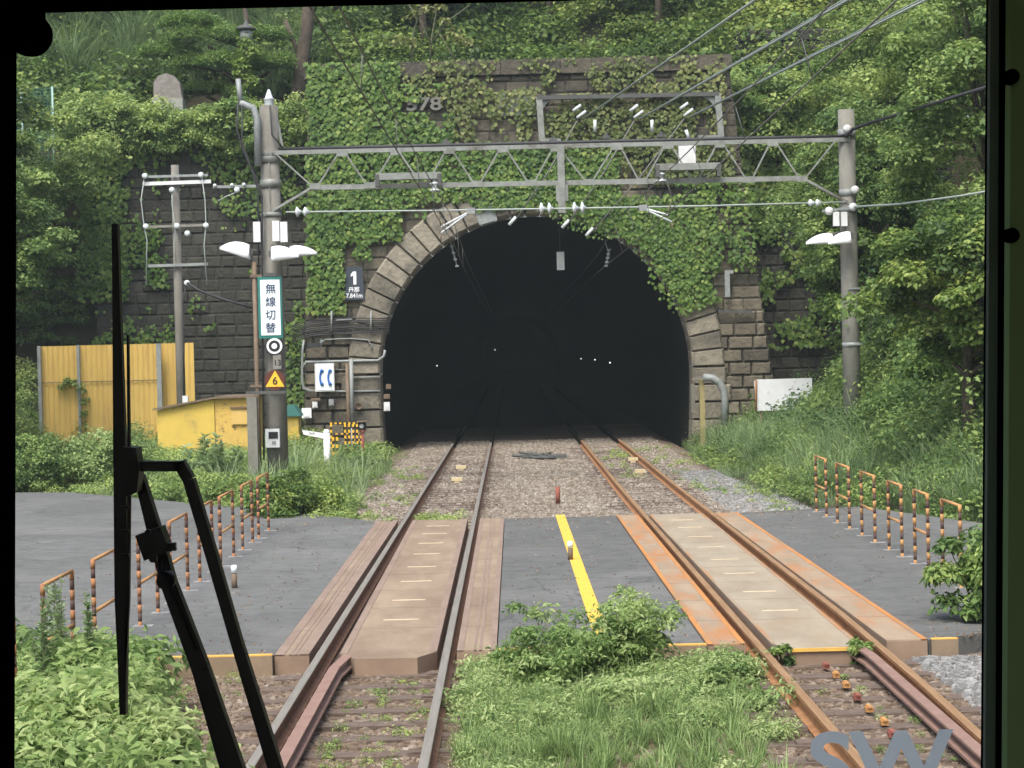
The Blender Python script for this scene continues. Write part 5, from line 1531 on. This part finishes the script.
shrub('dark round bush left of the tracks behind the farthest left hurdle', -3.9, 34.6, -.28, (.85, .9, .55), 60, .07, L_['hill'], 109)
shrub('broad leafy bush beside the left pole near the crossing', -5.3, 38.0, -.28, (.9, .9, .42), 50, .07, L_['bush'], 110)
shrub('dense bush at the foot of the left jamb by the rails', -3.75, 50.5, -.28, (.7, 1.2, .38), 40, .07, L_['bush'], 111)
shrub('rounded bush at the left end of the road under the yellow fence', -8.7, 43.2, -.28, (1.3, 1.0, .8), 80, .075, L_['weed'], 112)
shrub('blue green bush at the far left by the window pillar', -10.3, 42.8, -.28, (1.1, .9, .8), 70, .075, L_['bush'], 113)
stem_plant('pampas_plant', 'tuft of tall pale grass by the yellow shed', -6.6, 42.5, -.28, 1.3, 14, .30, L_['grass'], 130, wide=.7, n_leaf=70)

# ---- trees
def tree(label, x, y, z, h, R, seed, mt, n=60, nl=240, L=.17, name='broadleaf_tree', flat=.7, asp=.6, lean=(0, 0), tr=.16, group=None, shell=.55):
    o = empty(name, (x, y, z), label, 'tree', group)
    c = (x+lean[0], y+lean[1], z+h-R[2]*.85)
    Q, T, C = crown(c, R, n, nl, L, seed, flat=flat, asp=asp, crad=.27, shell=shell)
    foliage('crown', [(Q, T)], mt, o)
    mb = MB(); top = Vector((c[0], c[1], c[2]-R[2]*.1)); base = Vector((x, y, z-.3))
    mid = (base+top)/2 + Vector((random.uniform(-.2, .2), random.uniform(-.2, .2), 0))
    mb.tube([base, mid, top], [tr, tr*.75, tr*.4], 9)
    for cc in C[::4]:
        s = random.uniform(.35, 1); st = base.lerp(top, .4+.6*s)
        mb.tube([st, (st+Vector(cc))/2+Vector((0, 0, .1)), Vector(cc)], tr*.28, 6, r2=tr*.08)
    mb.build('trunk', M['bark'], o); return o
gR = lambda x, y: ground(x, y)
for i, (x, y, h, R, mt, lb) in enumerate((
    (9.6, 40.0, 7.0, (2.2, 2.2, 2.6), 'bush', 'broadleaf tree leaning over the slope right of the right hand pole'),
    (12.4, 47.0, 8.0, (2.6, 2.6, 3.0), 'hill', 'large tree high on the right slope beside the window pillar'),
    (9.4, 52.5, 8.0, (2.2, 2.2, 2.8), 'bush', 'yellowish green tree behind the top of the right hand pole'),
    (9.9, 57.8, 5.6, (1.3, 1.4, 2.0), 'ivy', 'leafy young tree against the wall between the portal and the right pole'),
    (13.8, 55.0, 8.0, (2.8, 2.5, 3.2), 'bush', 'tall tree near the top right corner'),
    (7.9, 34.5, 4.4, (1.5, 1.6, 1.9), 'hill', 'small dark tree low on the right slope by the window pillar'),
    (8.6, 46.0, 4.2, (1.3, 1.3, 1.6), 'hill_dark', 'dark bushy tree just behind the right hand pole'),
    (11.0, 58.5, 9.5, (2.2, 2, 2.8), 'hill', 'tree in front of the right retaining wall below the terrace wall'),
    (-13.0, 50.0, 7.4, (1.5, 1.6, 2.3), 'bush', 'tree with drooping pale leaves at the left beside the dark retaining wall'),
    (-15.2, 55.5, 8.8, (2.0, 2.2, 3.0), 'hill', 'taller tree behind the drooping tree at the far left'),
    (-12.6, 46.5, 3.0, (.8, .9, 1.1), 'hill_dark', 'small dark tree low at the left end of the yellow fence'))):
    tree(lb, x, y, gR(x, y), h, R, 200+i, L_[mt], n=int(60+R[0]*18), nl=380, L=.115)
for i, (x, y, h, R, mt, lb) in enumerate((
    (-2.6, 67.0, 6.0, (2.0, 1.8, 1.9), 'hill_dark', 'dark tree on the hillside directly above the left part of the portal'),
    (1.6, 68.5, 6.5, (2.4, 2, 2.2), 'hill_dark', 'dark tree on the hillside above the middle of the portal'),
    (5.2, 68.0, 6.0, (2.1, 2, 2.0), 'hill', 'tree on the hillside above the right end of the portal'),
    (9.0, 70.5, 7.0, (2.6, 2.4, 2.5), 'hill', 'broad tree behind the brown terrace wall'),
    (13.5, 68.0, 6.5, (2.4, 2.2, 2.6), 'bush', 'light green tree at the top right of the hillside'),
    (-15.5, 68.0, 4.5, (2.2, 2, 1.9), 'hill', 'rounded tree at the top left corner of the hillside'))):
    tree(lb, x, y, hill(x, y), h, R, 260+i, L_[mt], n=70, nl=330, L=.14)
# layered pine with flat cushions
o = empty('layered_pine', (-8.6, 64.5, 9.4), 'cloud pruned pine with flat layered cushions behind the old street lamp', 'tree')
mb = MB(); mb.tube([Vector((-8.3, 64.8, 9.2)), Vector((-8.8, 64.7, 11.2)), Vector((-8.2, 64.6, 13.2)), Vector((-8.4, 64.6, 14.6))], [.16, .13, .10, .05], 8)
QT = []
for k, (x, y, rx, rz) in enumerate(((208, 40, 44, 15), (168, 55, 30, 12), (258, 38, 30, 11), (222, 66, 50, 13), (268, 66, 28, 13), (205, 92, 30, 9), (190, 24, 30, 10), (245, 95, 22, 8))):
    c = P(x, y, 63.4+.3*(k % 3)); rng = np.random.default_rng(300+k); n = 2400
    d = rand_dir(n, -.15, rng); Rx, Rz = rx*64.4/F_PX, rz*64.4/F_PX
    wob = 1+.18*np.sin(np.arctan2(d[:, 1], d[:, 0])*5+k)
    p = np.array(c) + d*np.array([Rx, Rx*.7, Rz])*rng.uniform(.75, 1.02, n)[:, None]*wob[:, None]
    nr = unit(np.stack([rng.normal(0, .6, n), rng.normal(0, .6, n), np.ones(n)], 1))
    QT.append((leaf_quads(p, unit(np.cross(nr, rng.normal(0, 1, (n, 3)))) + np.array([0, 0, .3]), nr, .17*rng.uniform(.6, 1.2, n), .05*np.ones(n)), np.clip(rng.normal(.5, .15, n)+d[:, 2]*.2, 0, 1)))
    mb.tube([Vector((-8.4, 64.7, c.z-.6)), Vector(c)+Vector((0, .2, -Rz*.4))], .05, 6)
mb.build('trunk', M['bark'], o); foliage('crown', QT, L_['pine'], o)
o = empty('bare_trunk', (-6.4, 64, 9.2), 'dark leaning trunk rising behind the left corner of the portal', 'tree')
mb = MB(); mb.tube([P(296, 120, 64), P(301, 70, 64), P(307, 30, 64), P(310, -30, 64)], [.26, .23, .2, .18], 10); mb.tube([P(301, 60, 64), P(285, 20, 64)], .08, 6); mb.build('trunk', M['bark'], o)
# sapling on the coping
o = empty('sapling', P(432, 60, 61), 'thin pale stemmed sapling with bright leaves on top of the portal coping', 'tree')
mb = MB(); random.seed(4)
br = [((430, 62), (432, 36), (440, -10)), ((432, 45), (420, 20), (405, 0)), ((434, 40), (446, 22), (470, 5)), ((411, 60), (413, 35), (420, 8)), ((455, 60), (448, 48), (438, 30))]
for b in br: mb.tube([P(a, c, 59.6) for a, c in b], .03, 5, r2=.012)
mb.build('trunk', M['twig'], o); QT = []
for k, (a, c) in enumerate(((400, 40), (412, 18), (445, 22), (460, 40), (452, 35), (425, 10), (410, 45), (470, 44), (398, 44), (440, 8))):
    q, t = clump(np.array(P(a, c, 59.5)), .24, 26, .17, .75, np.random.default_rng(k)); QT.append((q, t))
foliage('crown', QT, L_['ivy_pale'], o)

# ---- ivy
def ivy(name, label, Y0, boxes, seed, L, mt, zfun=None, n_per=150, thr=.5, dpx=None, jit=.12):
    """shingled leaves against a wall at distance Y0. boxes: (x0, y0, x1, y1, density) in metres via pixels"""
    rng = np.random.default_rng(seed); QT = []
    for (x0, y0, x1, y1, dens, sc) in boxes:
        a, b = P(x0, y0, Y0), P(x1, y1, Y0); A = abs(b.x-a.x)*abs(a.z-b.z); n = int(A*n_per*max(dens, .3)*1.6)
        x = rng.uniform(min(a.x, b.x), max(a.x, b.x), n); z = rng.uniform(min(a.z, b.z), max(a.z, b.z), n)
        f = fbm(x, z*1.0, seed, sc); f = (f-.5)*1.6+.5
        edge = np.minimum(np.minimum((x-min(a.x, b.x)), (max(a.x, b.x)-x))/.5, np.minimum(z-min(a.z, b.z), max(a.z, b.z)-z)/.5)
        keep = f + rng.normal(0, .05, n) > (1-dens) + .18*(edge < .5)*rng.random(n)
        r = np.hypot(x-TC, z-TZ)
        keep &= ~((r < TR+.1+rng.uniform(-.12, .2, n)) & (Y0 < 60))
        keep &= ~((Y0 < 60) & (z < TZ) & (np.abs(x-TC) < TR+.05))
        if zfun is not None: keep &= zfun(x, z, rng)
        x, z, f = x[keep], z[keep], f[keep]; n = len(x)
        if n == 0: continue
        dep = .04 + rng.uniform(0, jit, n) + .22*np.clip(f-(1-dens), 0, .35)
        p = np.stack([x, Y0-dep, z], 1)
        nr = unit(np.stack([rng.normal(0, .32, n), -np.ones(n), rng.normal(.35, .3, n)], 1))
        d = np.stack([rng.normal(0, .45, n), -.25+rng.normal(0, .2, n), -np.ones(n)], 1)
        l = L*rng.uniform(.45, 1.4, n)
        t = np.clip(.44 + rng.normal(0, .2, n) + .5*(fbm(x, z, seed+5, .9)-.5), 0, 1)
        QT.append((leaf_quads(p, d, nr, l, l*.95, .12), t))
    o = foliage(name, QT, mt); tag(o, label, kind='stuff'); return o
YI = YP-.06
ivy('portal_ivy', 'bright green ivy sheet covering the left part and middle of the portal wall', YI,
    [(307, 63, 402, 152, 1.1, 1.1), (400, 84, 452, 100, .6, 1.5), (400, 112, 455, 150, .85, 1.5), (307, 150, 470, 200, .92, 1.1), (306, 198, 402, 240, 1.0, 1.2), (306, 238, 345, 312, 1.05, 1.2), (345, 238, 372, 262, .6, 1.5),
     (470, 142, 620, 206, 1.05, 1.2), (395, 196, 425, 216, .5, 1.5)], 21, .125, L_['ivy'], n_per=230)
ivy('portal_ivy', 'pale patchy ivy scattered over the upper portal wall around the steel frame', YI,
    [(400, 60, 545, 92, .62, 1.6), (440, 88, 540, 146, .62, 1.5), (540, 58, 725, 96, .62, 1.5), (540, 94, 724, 150, .70, 1.4), (620, 142, 735, 182, .72, 1.3)], 22, .12, L_['ivy_pale'], n_per=200)
ivy('portal_ivy', 'ivy curtain hanging over the right side of the arch', YI-.12,
    [(575, 196, 715, 236, 1.0, 1.2), (610, 232, 722, 270, 1.0, 1.2), (655, 262, 716, 288, .9, 1.3), (712, 180, 755, 272, .62, 1.3), (672, 180, 716, 200, .7, 1.3)], 23, .115, L_['ivy'], n_per=220)
def arch_r(x, z, rng): return np.ones(len(x), bool)
# ivy actually hanging a little across the arch ring on the right
rng = np.random.default_rng(77); n = 2600; an = rng.uniform(.34, 1.5, n); r = TR - .28 + rng.beta(2, 1.2, n)*1.5 + .18*np.sin(an*9)
x = TC+r*np.cos(an); z = TZ+r*np.sin(an)
p = np.stack([x, YP-.26-rng.uniform(0, .15, n), z], 1)
nr = unit(np.stack([rng.normal(0, .35, n), -np.ones(n), rng.normal(.35, .3, n)], 1)); d = np.stack([rng.normal(0, .45, n), -.2+rng.normal(0, .2, n), -np.ones(n)], 1); l = .115*rng.uniform(.6, 1.25, n)
tag(foliage('arch_ivy', [(leaf_quads(p, d, nr, l, l*.95, .12), np.clip(rng.normal(.4, .16, n), 0, 1))], L_['ivy']), 'ivy fringe spilling over the right half of the arch stones', kind='stuff')
ivy('wall_ivy', 'ivy and creepers on the dark retaining wall left of the portal', 60.95,
    [(80, 140, 170, 285, .62, .8), (170, 150, 262, 215, .45, .9), (75, 150, 130, 300, .72, .8), (262, 150, 308, 210, .6, 1), (190, 285, 215, 330, .55, 1.2), (95, 308, 180, 345, .55, 1.), (285, 300, 306, 425, .75, 1.2), (215, 200, 262, 330, .2, 1.3)], 24, .125, L_['ivy'], n_per=200)
ivy('wall_ivy', 'leafy creepers on the retaining wall right of the portal', 60.9,
    [(728, 95, 800, 215, .85, .9), (752, 195, 850, 345, .78, .9), (800, 110, 900, 250, .8, .9), (712, 62, 745, 150, .8, 1.1)], 25, .14, L_['ivy'], n_per=200)
# shrubs spilling over the top of the left wall
pts = []
for _ in range(150):
    a = U(70, 308); yy = 150 + U(-42, 0) - (12 if a < 130 else 0); p = P(a, yy, U(60.4, 62.0)); pts.append((p.x, p.y, p.z-.2, U(.6, 1.15)))
for _ in range(30):
    p = P(U(18, 100), U(120, 200), U(56, 60)); pts.append((p.x, p.y, p.z-.2, U(.7, 1.2)))
scatter_clumps('wall_top_shrubs', pts, .62, 460, .12, L_['bush'], 26, 'bushy growth spilling over the top of the left retaining wall', tmean=.6, zoff=.2)
pts = []
for _ in range(70):
    a = U(735, 905); p = P(a, U(70, 150), U(60.2, 61.6)); pts.append((p.x, p.y, p.z-.2, U(.6, 1.15)))
scatter_clumps('wall_top_shrubs', pts, .6, 300, .15, L_['bush'], 27, 'bushy growth over the top of the right retaining wall', tmean=.5, zoff=.2)
pts = []
for _ in range(110):
    p = P(U(5, 88), U(150, 345), 61.2+U(-.2, .1)); pts.append((p.x, p.y, p.z, U(.5, 1.0)))
scatter_clumps('rock_creepers', pts, .5, 260, .12, L_['hill_dark'], 28, 'dark creepers hanging down the rock left of the dark retaining wall', tmean=.35, zoff=0)
# creeper on the yellow fence, vine on lamp post
QT = []; rng = np.random.default_rng(8)
for (a, b, r) in ((62, 388, .12), (68, 382, .14), (75, 384, .16), (82, 390, .15), (84, 402, .16), (85, 415, .15), (83, 428, .2), (80, 438, .25)):
    QT.append(clump(np.array(P(a, b, YY-.12)), r, 45, .10, .5, rng, flat=1.2))
tag(foliage('fence_creeper', QT, L_['bush']), 'green creeper climbing the yellow corrugated fence', 'creeper')
QT = []
for k in range(16):
    QT.append(clump(np.array(P(246+rng.uniform(-7, 7), 44+k*4, YL-.2)), rng.uniform(.2, .34), 60, .14, .6, rng, flat=1.2))
tag(foliage('lamp_vine', QT, L_['ivy']), 'bright vine climbing the post of the old street lamp', 'vine')

# ---- damp air: one even box of haze round the camera and the whole scene
mb = MB(); mb.box(-420, 420, -420, 420, -1.6, 76)
hz = mb.build('haze', bpy.data.materials.new('haze_air')); tag(hz, 'thin damp summer haze', kind='stuff')
hm = hz.data.materials[0]; hm.use_nodes = True; nt = hm.node_tree; nt.nodes.clear()
pv = nt.nodes.new('ShaderNodeVolumePrincipled'); pv.inputs['Color'].default_value = (.78, .90, .88, 1); pv.inputs['Density'].default_value = .0007; pv.inputs['Anisotropy'].default_value = .2
ou = nt.nodes.new('ShaderNodeOutputMaterial'); nt.links.new(pv.outputs[0], ou.inputs['Volume'])
